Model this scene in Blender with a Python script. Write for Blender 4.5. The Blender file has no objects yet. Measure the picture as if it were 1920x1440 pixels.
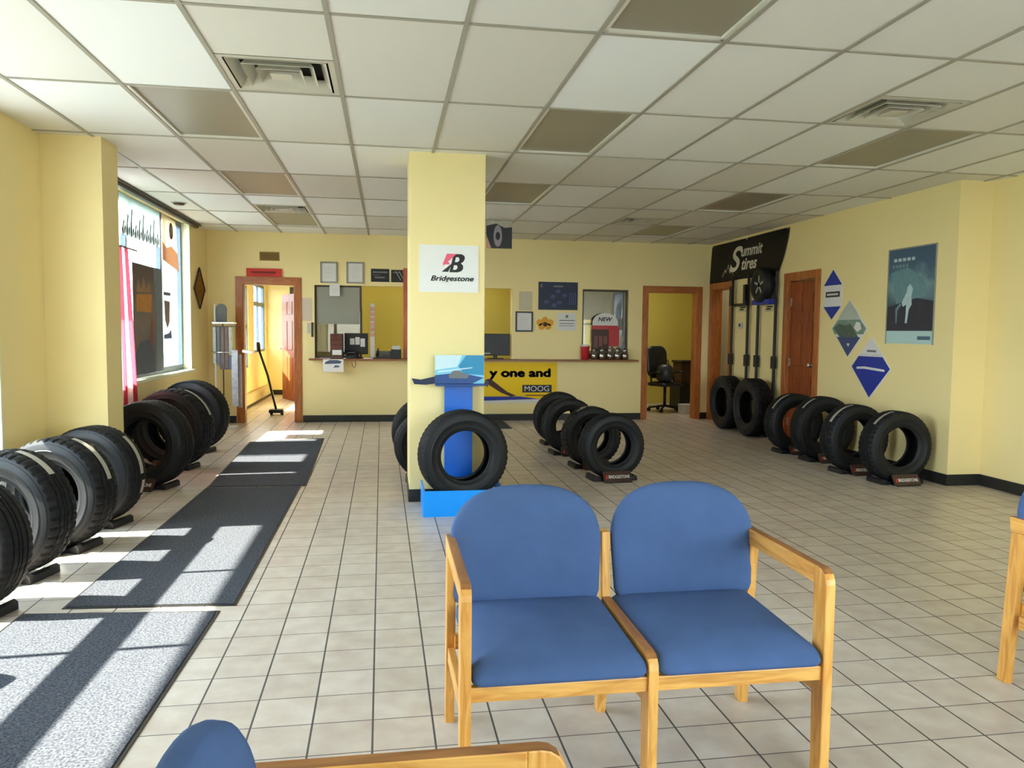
import bpy, bmesh, math, random
from mathutils import Vector, Matrix
random.seed(7)
PI = math.pi
SC = bpy.context.scene
COL = SC.collection
CZ = 2.726          # ceiling height
# ------------------------------------------------------------------ helpers
def lin(r, g, b):
    f = lambda c: (c/255/12.92) if c/255 <= .04045 else ((c/255+.055)/1.055)**2.4
    return (f(r), f(g), f(b), 1)

MATS = {}
def mat(name, col, rough=.6, spec=.4, metal=0., noise=0., nscale=8., bump=0., bscale=60., trans=0., emit=0.):
    """plain principled surface with optional soft colour variation and bump (procedural)"""
    if name in MATS: return MATS[name]
    m = bpy.data.materials.new(name); m.use_nodes = True
    nt = m.node_tree; b = nt.nodes['Principled BSDF']
    b.inputs['Base Color'].default_value = col
    b.inputs['Roughness'].default_value = rough
    b.inputs['Specular IOR Level'].default_value = spec
    b.inputs['Metallic'].default_value = metal
    tc = nt.nodes.new('ShaderNodeTexCoord')
    if noise:
        n = nt.nodes.new('ShaderNodeTexNoise'); n.inputs['Scale'].default_value = nscale; n.inputs['Detail'].default_value = 4
        nt.links.new(tc.outputs['Object'], n.inputs['Vector'])
        mx = nt.nodes.new('ShaderNodeMix'); mx.data_type = 'RGBA'
        mx.inputs[6].default_value = tuple(max(0, c*(1-noise)) for c in col[:3])+(1,)
        mx.inputs[7].default_value = tuple(min(1, c*(1+noise)) for c in col[:3])+(1,)
        nt.links.new(n.outputs['Fac'], mx.inputs[0]); nt.links.new(mx.outputs[2], b.inputs['Base Color'])
    if bump:
        n2 = nt.nodes.new('ShaderNodeTexNoise'); n2.inputs['Scale'].default_value = bscale; n2.inputs['Detail'].default_value = 3
        nt.links.new(tc.outputs['Object'], n2.inputs['Vector'])
        bp = nt.nodes.new('ShaderNodeBump'); bp.inputs['Strength'].default_value = bump; bp.inputs['Distance'].default_value = .01
        nt.links.new(n2.outputs['Fac'], bp.inputs['Height']); nt.links.new(bp.outputs['Normal'], b.inputs['Normal'])
    if emit:
        b.inputs['Emission Color'].default_value = col; b.inputs['Emission Strength'].default_value = emit
    if trans:
        out = nt.nodes['Material Output']
        tr = nt.nodes.new('ShaderNodeBsdfTranslucent'); tr.inputs['Color'].default_value = col
        mix = nt.nodes.new('ShaderNodeMixShader'); mix.inputs[0].default_value = trans
        nt.links.new(b.outputs[0], mix.inputs[1]); nt.links.new(tr.outputs[0], mix.inputs[2])
        nt.links.new(mix.outputs[0], out.inputs['Surface'])
    MATS[name] = m
    return m

def glassmat(name, tint=(1, 1, 1, 1), refl=.08, rough=.0):
    if name in MATS: return MATS[name]
    m = bpy.data.materials.new(name); m.use_nodes = True; nt = m.node_tree
    nt.nodes.remove(nt.nodes['Principled BSDF'])
    t = nt.nodes.new('ShaderNodeBsdfTransparent'); t.inputs[0].default_value = tint
    g = nt.nodes.new('ShaderNodeBsdfGlossy'); g.inputs['Roughness'].default_value = rough
    x = nt.nodes.new('ShaderNodeMixShader'); x.inputs[0].default_value = refl
    nt.links.new(t.outputs[0], x.inputs[1]); nt.links.new(g.outputs[0], x.inputs[2])
    nt.links.new(x.outputs[0], nt.nodes['Material Output'].inputs['Surface'])
    MATS[name] = m
    return m

def woodmat(name, c1, c2, scale=14., rough=.38, axis='Z'):
    if name in MATS: return MATS[name]
    m = bpy.data.materials.new(name); m.use_nodes = True; nt = m.node_tree; b = nt.nodes['Principled BSDF']
    tc = nt.nodes.new('ShaderNodeTexCoord'); mp = nt.nodes.new('ShaderNodeMapping')
    s = {'X': (.12, 1, 1), 'Y': (1, .12, 1), 'Z': (1, 1, .12)}[axis]
    mp.inputs['Scale'].default_value = tuple(scale*v for v in s)
    n = nt.nodes.new('ShaderNodeTexNoise'); n.inputs['Scale'].default_value = 3.; n.inputs['Detail'].default_value = 6; n.inputs['Distortion'].default_value = 1.2
    r = nt.nodes.new('ShaderNodeValToRGB')
    r.color_ramp.elements[0].color = c1; r.color_ramp.elements[0].position = .32
    r.color_ramp.elements[1].color = c2; r.color_ramp.elements[1].position = .68
    nt.links.new(tc.outputs['Object'], mp.inputs[0]); nt.links.new(mp.outputs[0], n.inputs['Vector'])
    nt.links.new(n.outputs['Fac'], r.inputs[0]); nt.links.new(r.outputs[0], b.inputs['Base Color'])
    b.inputs['Roughness'].default_value = rough
    MATS[name] = m
    return m

def put(name, bm, m, parent=None, smooth=False, loc=None):
    me = bpy.data.meshes.new(name)
    bmesh.ops.recalc_face_normals(bm, faces=bm.faces)
    bm.to_mesh(me); bm.free()
    if m: me.materials.append(m)
    if smooth:
        for p in me.polygons: p.use_smooth = True
    o = bpy.data.objects.new(name, me); COL.objects.link(o)
    if parent: o.parent = parent
    if loc: o.location = loc
    return o

def smooth_angle(o, ang=40):
    me = o.data
    for p in me.polygons: p.use_smooth = True
    bm = bmesh.new(); bm.from_mesh(me)
    for e in bm.edges:
        if len(e.link_faces) == 2 and e.calc_face_angle(0) > math.radians(ang): e.smooth = False
    bm.to_mesh(me); bm.free()
    return o

def bx(bm, x0, x1, y0, y1, z0, z1, bev=0., mtx=None):
    r = bmesh.ops.create_cube(bm, size=1)
    vs = r['verts']
    for v in vs:
        v.co = Vector(((x0+x1)/2+v.co.x*(x1-x0), (y0+y1)/2+v.co.y*(y1-y0), (z0+z1)/2+v.co.z*(z1-z0)))
    if bev:
        es = list({e for v in vs for e in v.link_edges})
        q = bmesh.ops.bevel(bm, geom=es, offset=bev, segments=2, affect='EDGES', profile=.6)
        vs = list({v for f in q['faces'] for v in f.verts} | {v for v in vs if v.is_valid})
    if mtx:
        for v in vs: v.co = mtx @ v.co
    return vs

def box(name, dims, m, parent=None, bev=0.):
    bm = bmesh.new(); bx(bm, *dims, bev=bev)
    return put(name, bm, m, parent)

def cyl(bm, r0, r1, z0, z1, n=24, c=(0, 0), mtx=None, cap=True):
    a = []; b = []
    for i in range(n):
        t = 2*PI*i/n
        a.append(bm.verts.new((c[0]+r0*math.cos(t), c[1]+r0*math.sin(t), z0)))
        b.append(bm.verts.new((c[0]+r1*math.cos(t), c[1]+r1*math.sin(t), z1)))
    for i in range(n):
        j = (i+1) % n
        bm.faces.new((a[i], a[j], b[j], b[i]))
    if cap: bm.faces.new(a[::-1]); bm.faces.new(b)
    if mtx:
        for v in a+b: v.co = mtx @ v.co

def lathe(bm, prof, n=32, mtx=None, cap=True):
    rings = []
    for (r, z) in prof:
        rings.append([bm.verts.new((r*math.cos(2*PI*i/n), r*math.sin(2*PI*i/n), z)) for i in range(n)])
    for k in range(len(rings)-1):
        for i in range(n):
            j = (i+1) % n
            bm.faces.new((rings[k][i], rings[k][j], rings[k+1][j], rings[k+1][i]))
    if cap: bm.faces.new(rings[0][::-1]); bm.faces.new(rings[-1])
    if mtx:
        for rg in rings:
            for v in rg: v.co = mtx @ v.co

def tube(bm, pts, r, n=10):
    pts = [Vector(p) for p in pts]; rings = []
    for k, p in enumerate(pts):
        d = (pts[min(k+1, len(pts)-1)]-pts[max(k-1, 0)]).normalized()
        u = d.orthogonal().normalized() if k == 0 else (u-d*u.dot(d)).normalized()
        w = d.cross(u)
        rings.append([bm.verts.new(p+r*(u*math.cos(2*PI*i/n)+w*math.sin(2*PI*i/n))) for i in range(n)])
    for k in range(len(rings)-1):
        for i in range(n):
            j = (i+1) % n
            bm.faces.new((rings[k][i], rings[k][j], rings[k+1][j], rings[k+1][i]))
    bm.faces.new(rings[0][::-1]); bm.faces.new(rings[-1])

def prism(bm, poly, t0, t1, plane='xy', bev=0.):
    """polygon extruded between t0 and t1 along the axis normal to plane"""
    def P(a, b, t):
        return {'xy': (a, b, t), 'yz': (t, a, b), 'xz': (a, t, b)}[plane]
    lo = [bm.verts.new(P(a, b, t0)) for a, b in poly]
    hi = [bm.verts.new(P(a, b, t1)) for a, b in poly]
    n = len(poly); fs = []
    for i in range(n):
        j = (i+1) % n
        fs.append(bm.faces.new((lo[i], lo[j], hi[j], hi[i])))
    c0 = bm.faces.new(lo[::-1]); c1 = bm.faces.new(hi)
    if bev:
        es = [e for e in set(c0.edges) | set(c1.edges)]
        bmesh.ops.bevel(bm, geom=es, offset=bev, segments=2, affect='EDGES', profile=.6)

def thing(name, label, cat, loc=(0, 0, 0), rz=0., group=None):
    o = bpy.data.objects.new(name, None); COL.objects.link(o)
    o.empty_display_size = .05
    o.location = loc; o.rotation_euler = (0, 0, rz)
    o['label'] = label; o['category'] = cat
    if group: o['group'] = group
    return o
def tag(o, label, cat, group=None):
    o['label'] = label; o['category'] = cat
    if group: o['group'] = group
    return o
def struct(name, bm, m, parent=None):
    o = put(name, bm, m, parent)
    if not parent: o['kind'] = 'structure'
    return o
def sroot(name):
    o = bpy.data.objects.new(name, None); COL.objects.link(o); o['kind'] = 'structure'; o.empty_display_size = .05
    return o
def dup(root, loc, rz=0., label=None, group=None, scale=None, skip=()):
    r = root.copy(); COL.objects.link(r); r.location = loc; r.rotation_euler = (0, 0, rz)
    if label: r['label'] = label
    if group: r['group'] = group
    if scale: r.scale = (scale,)*3
    for ch in list(root.children):
        if ch.name.split('.')[0] in skip: continue
        c = ch.copy(); COL.objects.link(c); c.parent = r
        for g in list(ch.children):
            d = g.copy(); COL.objects.link(d); d.parent = c
    return r

ORI = {'back': Matrix(((1, 0, 0), (0, 0, -1), (0, 1, 0))),
       'right': Matrix(((0, 0, -1), (-1, 0, 0), (0, 1, 0))),
       'left': Matrix(((0, 0, 1), (1, 0, 0), (0, 1, 0)))}
def sign(name, label, cat, wall, u, z, plane, group=None):
    """Empty on a wall: local x = right, y = up, z = out of the wall. u is world x (back wall) or world y (side walls)"""
    loc = (u, plane, z) if wall == 'back' else (plane, u, z)
    o = thing(name, label, cat, loc, 0, group)
    o.rotation_euler = ORI[wall].to_euler()
    return o
def board(name, x0, x1, y0, y1, t, m, parent, z0=0., bev=0.):
    return box(name, (x0, x1, y0, y1, z0, z0+t), m, parent, bev)
def flat(name, poly, z, t, m, parent):
    bm = bmesh.new(); prism(bm, poly, z, z+t, 'xy'); return put(name, bm, m, parent)
def text(name, s, x, y, w, h, z, m, parent, bold=.0, shear=0., ext=.001, warp=None):
    """lettering as a mesh, fitted into the box w x h whose lower left corner is x, y"""
    cu = bpy.data.curves.new(name, 'FONT'); cu.body = s; cu.offset = min(bold, .012); cu.shear = shear; cu.extrude = .001; cu.size = 1
    o = bpy.data.objects.new(name, cu); COL.objects.link(o)
    dg = bpy.context.evaluated_depsgraph_get(); dg.update()
    me = bpy.data.meshes.new_from_object(o.evaluated_get(dg))
    bpy.data.objects.remove(o); bpy.data.curves.remove(cu)
    xs = [v.co.x for v in me.vertices]; ys = [v.co.y for v in me.vertices]
    sx = w/(max(xs)-min(xs)); sy = h/(max(ys)-min(ys))
    x0, y0 = min(xs), min(ys)
    for v in me.vertices:
        v.co = Vector(((v.co.x-x0)*sx+x, (v.co.y-y0)*sy+y, z+(ext if v.co.z > 0 else 0)))
        if warp: v.co = warp(v.co)
    if bold > .015:      # heavy letters: the same outline laid side by side
        b2 = bmesh.new(); b2.from_mesh(me); src = b2.faces[:]
        for dx, dy in ((-1, 0), (1, 0), (0, -1), (0, 1)):
            q = bmesh.ops.duplicate(b2, geom=src)
            for v in q['geom']:
                if isinstance(v, bmesh.types.BMVert): v.co += Vector((dx*bold*h*.7, dy*bold*h*.5, 0))
        b2.to_mesh(me); b2.free()
    me.materials.clear(); me.materials.append(m)
    r = bpy.data.objects.new(name, me); COL.objects.link(r); r.parent = parent; me.name = name
    return r

def wall_boxes(bm, axis, u0, u1, t0, t1, z0, z1, holes):
    """axis 'x': wall runs along x with thickness t in y; axis 'y': runs along y, thickness in x. holes: (ua,ub,za,zb)"""
    us = sorted({u0, u1, *[h[0] for h in holes], *[h[1] for h in holes]})
    for a, b in zip(us[:-1], us[1:]):
        mid = (a+b)/2; cuts = sorted((h[2], h[3]) for h in holes if h[0] < mid < h[1]); z = z0
        spans = []
        for c, d in cuts:
            if c > z: spans.append((z, c))
            z = max(z, d)
        if z < z1: spans.append((z, z1))
        for c, d in spans:
            if axis == 'x': bx(bm, a, b, t0, t1, c, d)
            else: bx(bm, t0, t1, a, b, c, d)

# ------------------------------------------------------------------ materials
YEL = mat('wall_paint', (.84, .70, .345, 1), .55, .35, noise=.03, nscale=1.5, bump=.03, bscale=120)
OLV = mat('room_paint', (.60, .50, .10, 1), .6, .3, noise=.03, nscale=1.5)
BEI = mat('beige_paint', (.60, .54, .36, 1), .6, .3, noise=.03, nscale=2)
REV = mat('reveal_paint', (.78, .78, .58, 1), .5, .3, noise=.02)
BASE = mat('black_vinyl', (.018, .017, .016, 1), .45, .4, noise=.2, nscale=10)
WHITE = mat('white_plastic', (.75, .75, .73, 1), .4, .4, noise=.03)
PAPER = mat('paper_white', (.70, .69, .68, 1), .7, .2, noise=.03, nscale=4)
PAPERG = mat('paper_grey', (.55, .54, .52, 1), .7, .2, noise=.05, nscale=9)
INK = mat('ink_dark', (.02, .02, .022, 1), .5, .3, noise=.1)
INKG = mat('ink_grey', (.18, .18, .19, 1), .6, .3, noise=.1)
BLACK = mat('black_plastic', (.012, .012, .014, 1), .42, .4, noise=.2, nscale=20)
DARKM = mat('dark_metal', (.02, .021, .028, 1), .4, .5, .3, noise=.15, nscale=15)
CHROME = mat('chrome', (.62, .63, .65, 1), .22, .5, 1., noise=.05)
STEEL = mat('hinge_steel', (.55, .54, .5, 1), .35, .5, .8, noise=.05)
RUB = mat('tyre_rubber', (.009, .0092, .0105, 1), .6, .25, noise=.25, nscale=14, bump=.05, bscale=200)
RUBW = mat('tyre_sidewall', (.0095, .0098, .0115, 1), .5, .3, noise=.2, nscale=10, bump=.04, bscale=150)
LINER = mat('tyre_inner', (.013, .013, .014, 1), .65, .3, noise=.2, nscale=8)
STICK = mat('tyre_sticker', (.62, .58, .50, 1), .6, .3, noise=.18, nscale=60)
OAK = woodmat('honey_oak', lin(206, 140, 56), lin(240, 184, 98), 12, .36, 'Z')
OAKX = woodmat('honey_oak_x', lin(202, 136, 54), lin(238, 182, 96), 12, .36, 'X')
OAKY = woodmat('honey_oak_y', lin(202, 136, 54), lin(238, 182, 96), 12, .36, 'Y')
OAKE = woodmat('oak_edge', lin(132, 84, 44), lin(172, 116, 62), 12, .4, 'Y')
TRIM = woodmat('red_oak_trim', lin(146, 78, 30), lin(182, 108, 50), 9, .36, 'Z')
TRIMX = woodmat('red_oak_trim_x', lin(146, 78, 30), lin(182, 108, 50), 9, .36, 'X')
DOORW = woodmat('cherry_door', lin(120, 50, 16), lin(156, 76, 30), 8, .5, 'Z')
COUNT = woodmat('counter_wood', lin(120, 72, 34), lin(156, 98, 52), 6, .4, 'X')
FAB = mat('blue_fabric', (.070, .124, .272, 1), .92, .15, noise=.16, nscale=9, bump=.25, bscale=420)
ALU = mat('slate_aluminium', (.12, .16, .22, 1), .4, .5, .35, noise=.06)
BRONZE = mat('bronze_track', (.07, .055, .038, 1), .5, .4, .2, noise=.1)
GLASS = glassmat('clear_glass', (.93, .97, .96, 1), .06)
TINT = glassmat('tinted_reflective_glass', (.25, .24, .22, 1), .26, .02)
JARG = glassmat('jar_glass', (.78, .74, .70, 1), .22, .05)
BLUE = mat('stand_blue', lin(10, 96, 196), .35, .45, noise=.05, nscale=3)
BLUEL = mat('stand_light_blue', lin(2, 150, 250), .35, .45, noise=.04, nscale=3)
SIGNB = mat('sign_blue', lin(26, 48, 150), .45, .4, noise=.06, nscale=4)
SIGNN = mat('sign_navy', lin(24, 34, 66), .45, .4, noise=.25, nscale=14)
YSIGN = mat('sign_yellow', lin(236, 196, 10), .5, .3, noise=.04)
RED = mat('sign_red', lin(196, 46, 28), .5, .35, noise=.08, nscale=9)
REDD = mat('ink_dark_red', lin(120, 26, 18), .5, .3, noise=.08)
PINK = mat('logo_red', lin(228, 96, 122), .5, .3, noise=.04)
CUPR = mat('cup_red', lin(176, 30, 40), .35, .45, noise=.05)
BROWN = mat('brown_plastic', (.06, .028, .016, 1), .45, .4, noise=.2, nscale=12)
GREYS = mat('grey_shade', (.30, .295, .25, 1), .7, .2, noise=.06, nscale=3)

# ------------------------------------------------------------------ floor with its tiles
def floor_material():
    m = bpy.data.materials.new('floor_tiles'); m.use_nodes = True; nt = m.node_tree; b = nt.nodes['Principled BSDF']
    g = nt.nodes.new('ShaderNodeNewGeometry')
    mp = nt.nodes.new('ShaderNodeMapping'); T = .2057
    ox, oy, an = -.5990, 4.671, .0065
    mp.vector_type = 'TEXTURE'
    mp.inputs['Location'].default_value = (ox-T*40, oy-T*60, 0); mp.inputs['Rotation'].default_value = (0, 0, an); mp.inputs['Scale'].default_value = (T, T, 1)
    nt.links.new(g.outputs['Position'], mp.inputs[0])
    fr = nt.nodes.new('ShaderNodeVectorMath'); fr.operation = 'FRACTION'; nt.links.new(mp.outputs[0], fr.inputs[0])
    fl = nt.nodes.new('ShaderNodeVectorMath'); fl.operation = 'FLOOR'; nt.links.new(mp.outputs[0], fl.inputs[0])
    sp = nt.nodes.new('ShaderNodeSeparateXYZ'); nt.links.new(fr.outputs[0], sp.inputs[0])
    def math_(op, a, bb):
        n = nt.nodes.new('ShaderNodeMath'); n.operation = op
        for i, v in enumerate((a, bb)):
            if v is None: continue
            if isinstance(v, (int, float)): n.inputs[i].default_value = v
            else: nt.links.new(v, n.inputs[i])
        return n.outputs[0]
    def edge(o):   # distance to nearest joint
        return math_('SUBTRACT', .5, math_('ABSOLUTE', math_('SUBTRACT', o, .5), None))
    ex = edge(sp.outputs[0]); ey = edge(sp.outputs[1])
    gx = math_('LESS_THAN', ex, .017); gy = math_('LESS_THAN', ey, .011)
    gr = math_('MAXIMUM', gx, gy)
    wn = nt.nodes.new('ShaderNodeTexWhiteNoise'); nt.links.new(fl.outputs[0], wn.inputs['Vector'])
    r = nt.nodes.new('ShaderNodeValToRGB')
    r.color_ramp.elements[0].color = (.56, .475, .40, 1); r.color_ramp.elements[1].color = (.64, .555, .475, 1)
    nt.links.new(wn.outputs['Value'], r.inputs[0])
    n = nt.nodes.new('ShaderNodeTexNoise'); n.inputs['Scale'].default_value = 9; n.inputs['Detail'].default_value = 5
    nt.links.new(g.outputs['Position'], n.inputs['Vector'])
    cl = nt.nodes.new('ShaderNodeMix'); cl.data_type = 'RGBA'; cl.blend_type = 'OVERLAY'; cl.inputs[0].default_value = .35
    nt.links.new(r.outputs[0], cl.inputs[6]); nt.links.new(n.outputs['Fac'], cl.inputs[7])
    mx = nt.nodes.new('ShaderNodeMix'); mx.data_type = 'RGBA'
    nt.links.new(gr, mx.inputs[0]); nt.links.new(cl.outputs[2], mx.inputs[6])
    mx.inputs[7].default_value = (.085, .075, .065, 1)
    nt.links.new(mx.outputs[2], b.inputs['Base Color'])
    b.inputs['Specular IOR Level'].default_value = .45
    rr = nt.nodes.new('ShaderNodeMapRange'); rr.inputs[3].default_value = .30; rr.inputs[4].default_value = .75
    nt.links.new(gr, rr.inputs[0]); nt.links.new(rr.outputs[0], b.inputs['Roughness'])
    bp = nt.nodes.new('ShaderNodeBump'); bp.inputs['Strength'].default_value = .25; bp.inputs['Distance'].default_value = .003
    iv = math_('SUBTRACT', 1., gr); nt.links.new(iv, bp.inputs['Height']); nt.links.new(bp.outputs[0], b.inputs['Normal'])
    return m
bm = bmesh.new(); bx(bm, -2.66, 7.2, -1.75, 11.75, -.12, 0); bx(bm, -2.66, -1.2, 11.75, 17, -.12, 0); bx(bm, -1.2, 3.72, 11.75, 13.3, -.12, 0); bx(bm, 3.72, 7.2, 11.75, 14.4, -.12, 0)
struct('floor', bm, floor_material())

# ------------------------------------------------------------------ ceiling: tiles, grid, roof
GX, GY, GS = -.419*.6096, 5.84*.6096, .6096
LIGHTS = [(-2, 1), (2, -1), (2, 1), (6, 1), (-2, 3), (2, 3), (6, 3), (-2, 5), (6, 5), (-2, -1), (2, 5), (6, -1), (-2, -3), (2, -3), (6, -3)]
VENTS = [(-1, 0), (5, 0), (-2, 4), (5, 4)]     # a square diffuser in the far half of the cell
def ceil_material():
    m = bpy.data.materials.new('ceiling_tiles'); m.use_nodes = True; nt = m.node_tree; b = nt.nodes['Principled BSDF']
    g = nt.nodes.new('ShaderNodeNewGeometry')
    mp = nt.nodes.new('ShaderNodeMapping'); mp.vector_type = 'TEXTURE'
    mp.inputs['Location'].default_value = (GX-40*GS, GY-40*2*GS, 0); mp.inputs['Scale'].default_value = (GS, 2*GS, 1)
    nt.links.new(g.outputs['Position'], mp.inputs[0])
    fl = nt.nodes.new('ShaderNodeVectorMath'); fl.operation = 'FLOOR'; nt.links.new(mp.outputs[0], fl.inputs[0])
    wn = nt.nodes.new('ShaderNodeTexWhiteNoise'); nt.links.new(fl.outputs[0], wn.inputs['Vector'])
    r = nt.nodes.new('ShaderNodeValToRGB'); e = r.color_ramp.elements
    e[0].color = (.70, .68, .62, 1); e[1].color = (.84, .86, .86, 1); e[0].position = .1; e[1].position = .8
    nt.links.new(wn.outputs['Value'], r.inputs[0]); nt.links.new(r.outputs[0], b.inputs['Base Color'])
    b.inputs['Roughness'].default_value = .85; b.inputs['Specular IOR Level'].default_value = .2
    n = nt.nodes.new('ShaderNodeTexNoise'); n.inputs['Scale'].default_value = 140
    nt.links.new(g.outputs['Position'], n.inputs['Vector'])
    bp = nt.nodes.new('ShaderNodeBump'); bp.inputs['Strength'].default_value = .12; bp.inputs['Distance'].default_value = .004
    nt.links.new(n.outputs['Fac'], bp.inputs['Height']); nt.links.new(bp.outputs[0], b.inputs['Normal'])
    return m
bm = bmesh.new()
for i in range(-5, 11):
    for j in range(-5, 7):
        x0 = GX+i*GS; y0 = GY+j*2*GS
        if (i, j) in LIGHTS: continue
        ya, yb = y0, y0+2*GS
        if (i, j) in VENTS: yb = y0+GS
        xa, xb = max(x0, -2.66), min(x0+GS, 5.5); ya, yb = max(ya, -1.75), min(yb, 11.75)
        if xb-xa < .01 or yb-ya < .01: continue
        bx(bm, xa, xb, ya, yb, CZ, CZ+.016)
bx(bm, -2.7, 7.2, -1.9, 11.75, CZ+.3, CZ+.45); bx(bm, -2.7, -1.2, 11.75, 17, CZ+.3, CZ+.45); bx(bm, -1.2, 3.72, 11.75, 13.35, CZ+.3, CZ+.45); bx(bm, 3.72, 7.2, 11.75, 14.4, CZ+.3, CZ+.45)          # roof deck above the tiles
bx(bm, -2.66, -1.2, 11.75, 17, CZ, CZ+.05); bx(bm, -1.2, 3.72, 11.75, 13.3, CZ, CZ+.05); bx(bm, 3.72, 7.2, 11.75, 14.4, CZ, CZ+.05)           # rooms behind
bx(bm, 5.15, 7.2, 7.5, 11.75, CZ, CZ+.05)
ceil = struct('ceiling', bm, ceil_material())
GRID = mat('ceiling_grid_metal', (.36, .34, .28, 1), .5, .4, noise=.05)
bm = bmesh.new()
for i in range(-3, 10):
    x = GX+i*GS; bx(bm, x-.012, x+.012, -1.6, 11.6, CZ-.006, CZ+.001)
for j in range(-4, 7):
    y = GY+j*2*GS; bx(bm, -2.5, 5.33, y-.011, y+.011, CZ-.0055, CZ+.001)
put('ceiling_grid', bm, GRID, ceil)

LENS = mat('light_lens', (.30, .27, .20, 1), .35, .35, noise=.06, nscale=4, bump=.05, bscale=90)
LFR = mat('light_frame', (.72, .70, .62, 1), .35, .5, noise=.04)
DUCT = mat('duct_dark', (.03, .026, .022, 1), .7, .2, noise=.1)
def make_light(label):
    t = thing('ceiling_light', label, 'ceiling light', (0, 0, CZ))
    bm = bmesh.new(); w, l = GS-.024, 2*GS-.022
    for a in ((-w/2, -w/2+.02, -l/2, l/2), (w/2-.02, w/2, -l/2, l/2), (-w/2, w/2, -l/2, -l/2+.02), (-w/2, w/2, l/2-.02, l/2)):
        bx(bm, *a, -.001, .014)
    put('frame', bm, LFR, t)
    box('lens', (-w/2+.018, w/2-.018, -l/2+.018, l/2-.018, .012, .018), LENS, t)
    box('housing', (-w/2, w/2, -l/2, l/2, .02, .12), LFR, t)
    return t
L0 = None
llab = {(-2, 1): 'unlit fluorescent ceiling panel beside the large vent above the left pillar',
        (2, -1): 'unlit fluorescent ceiling panel at the very top of the picture, nearest the camera',
        (2, 1): 'unlit fluorescent ceiling panel just right of the yellow column top',
        (6, 1): 'unlit fluorescent ceiling panel behind the right-hand large vent',
        (-2, 3): 'unlit fluorescent ceiling panel in front of the small left vent, near the window',
        (2, 3): 'unlit fluorescent ceiling panel behind the column, in front of the hanging tire poster',
        (6, 3): 'unlit fluorescent ceiling panel in front of the black banner, by the right wall',
        (-2, 5): 'unlit fluorescent ceiling panel behind the small left vent, nearest the restroom door',
        (6, 5): 'unlit fluorescent ceiling panel just behind the small far right vent',
        (-2, -1): 'unlit fluorescent ceiling panel cut off by the top edge at the left'}
for (i, j) in LIGHTS:
    lab = llab.get((i, j))
    if not lab: continue
    loc = (GX+(i+.5)*GS, GY+(j*2+1)*GS, CZ)
    if L0 is None: L0 = make_light(lab); L0['group'] = 'unlit ceiling light panels'; L0.location = loc
    else: dup(L0, loc, 0, lab, 'unlit ceiling light panels')
bm = bmesh.new()
for (i, j) in LIGHTS:
    if (i, j) not in llab:
        x0 = GX+i*GS; y0 = GY+j*2*GS; bx(bm, x0, x0+GS, max(y0, -1.75), min(y0+2*GS, 11.75), CZ, CZ+.016)
put('spare_tiles', bm, ceil.data.materials[0], ceil)

VENTM = mat('vent_metal', (.56, .53, .44, 1), .45, .4, noise=.08, nscale=5)
def make_vent(label):
    t = thing('ceiling_vent', label, 'air vent', (0, 0, CZ)); s = GS/2-.012
    def ring(bm, a, za, b_, zb, th=.004):
        for k in range(4):
            R = Matrix.Rotation(k*PI/2, 4, 'Z')
            vs = [bm.verts.new(R @ Vector(p)) for p in ((-a, -a, za), (a, -a, za), (b_, -b_, zb), (-b_, -b_, zb))]
            ws = [bm.verts.new(v.co+Vector((0, 0, th))) for v in vs]
            bm.faces.new(vs); bm.faces.new(ws[::-1])
            for q in range(4): bm.faces.new((vs[q], vs[(q+1) % 4], ws[(q+1) % 4], ws[q]))
    bm = bmesh.new(); ring(bm, s, -.002, s-.03, -.002); put('frame', bm, VENTM, t)
    for k, (a, b_) in enumerate(((.252, .212), (.184, .146), (.118, .084))):
        bm = bmesh.new(); ring(bm, a, -.004-.002*k, b_, .05); put('louver', bm, VENTM, t)
    box('centre_plate', (-.055, .055, -.055, .055, -.008, -.004), VENTM, t)
    bm = bmesh.new(); bx(bm, -s, s, -s, s, .085, .1); wb = s
    for a in ((-wb, wb, -wb, -wb+.01), (-wb, wb, wb-.01, wb), (-wb, -wb+.01, -wb, wb), (wb-.01, wb, -wb, wb)): bx(bm, *a, .003, .09)
    put('duct_box', bm, DUCT, t)
    return t
V0 = None
vlab = {(-1, 0): 'square louvered ceiling vent, the large one at upper left', (5, 0): 'square louvered ceiling vent, the large one at upper right',
        (-2, 4): 'small far square ceiling vent near the left window', (5, 4): 'small far square ceiling vent near the black banner'}
for (i, j) in VENTS:
    loc = (GX+(i+.5)*GS, GY+(j*2+1.5)*GS, CZ)
    if V0 is None: V0 = make_vent(vlab[(i, j)]); V0['group'] = 'ceiling vents'; V0.location = loc
    else: dup(V0, loc, 0, vlab[(i, j)], 'ceiling vents')
t = thing('smoke_detector', 'small dark round smoke detector on the ceiling above the left window', 'smoke detector', (-2.25, 9.13, CZ))
bm = bmesh.new(); lathe(bm, [(.065, -.001), (.065, -.012), (.05, -.026)], 24); put('housing', bm, BROWN, t, True)
bm = bmesh.new(); lathe(bm, [(.085, 0), (.085, -.006), (.07, -.008)], 24); put('mounting_ring', bm, VENTM, t)

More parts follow.
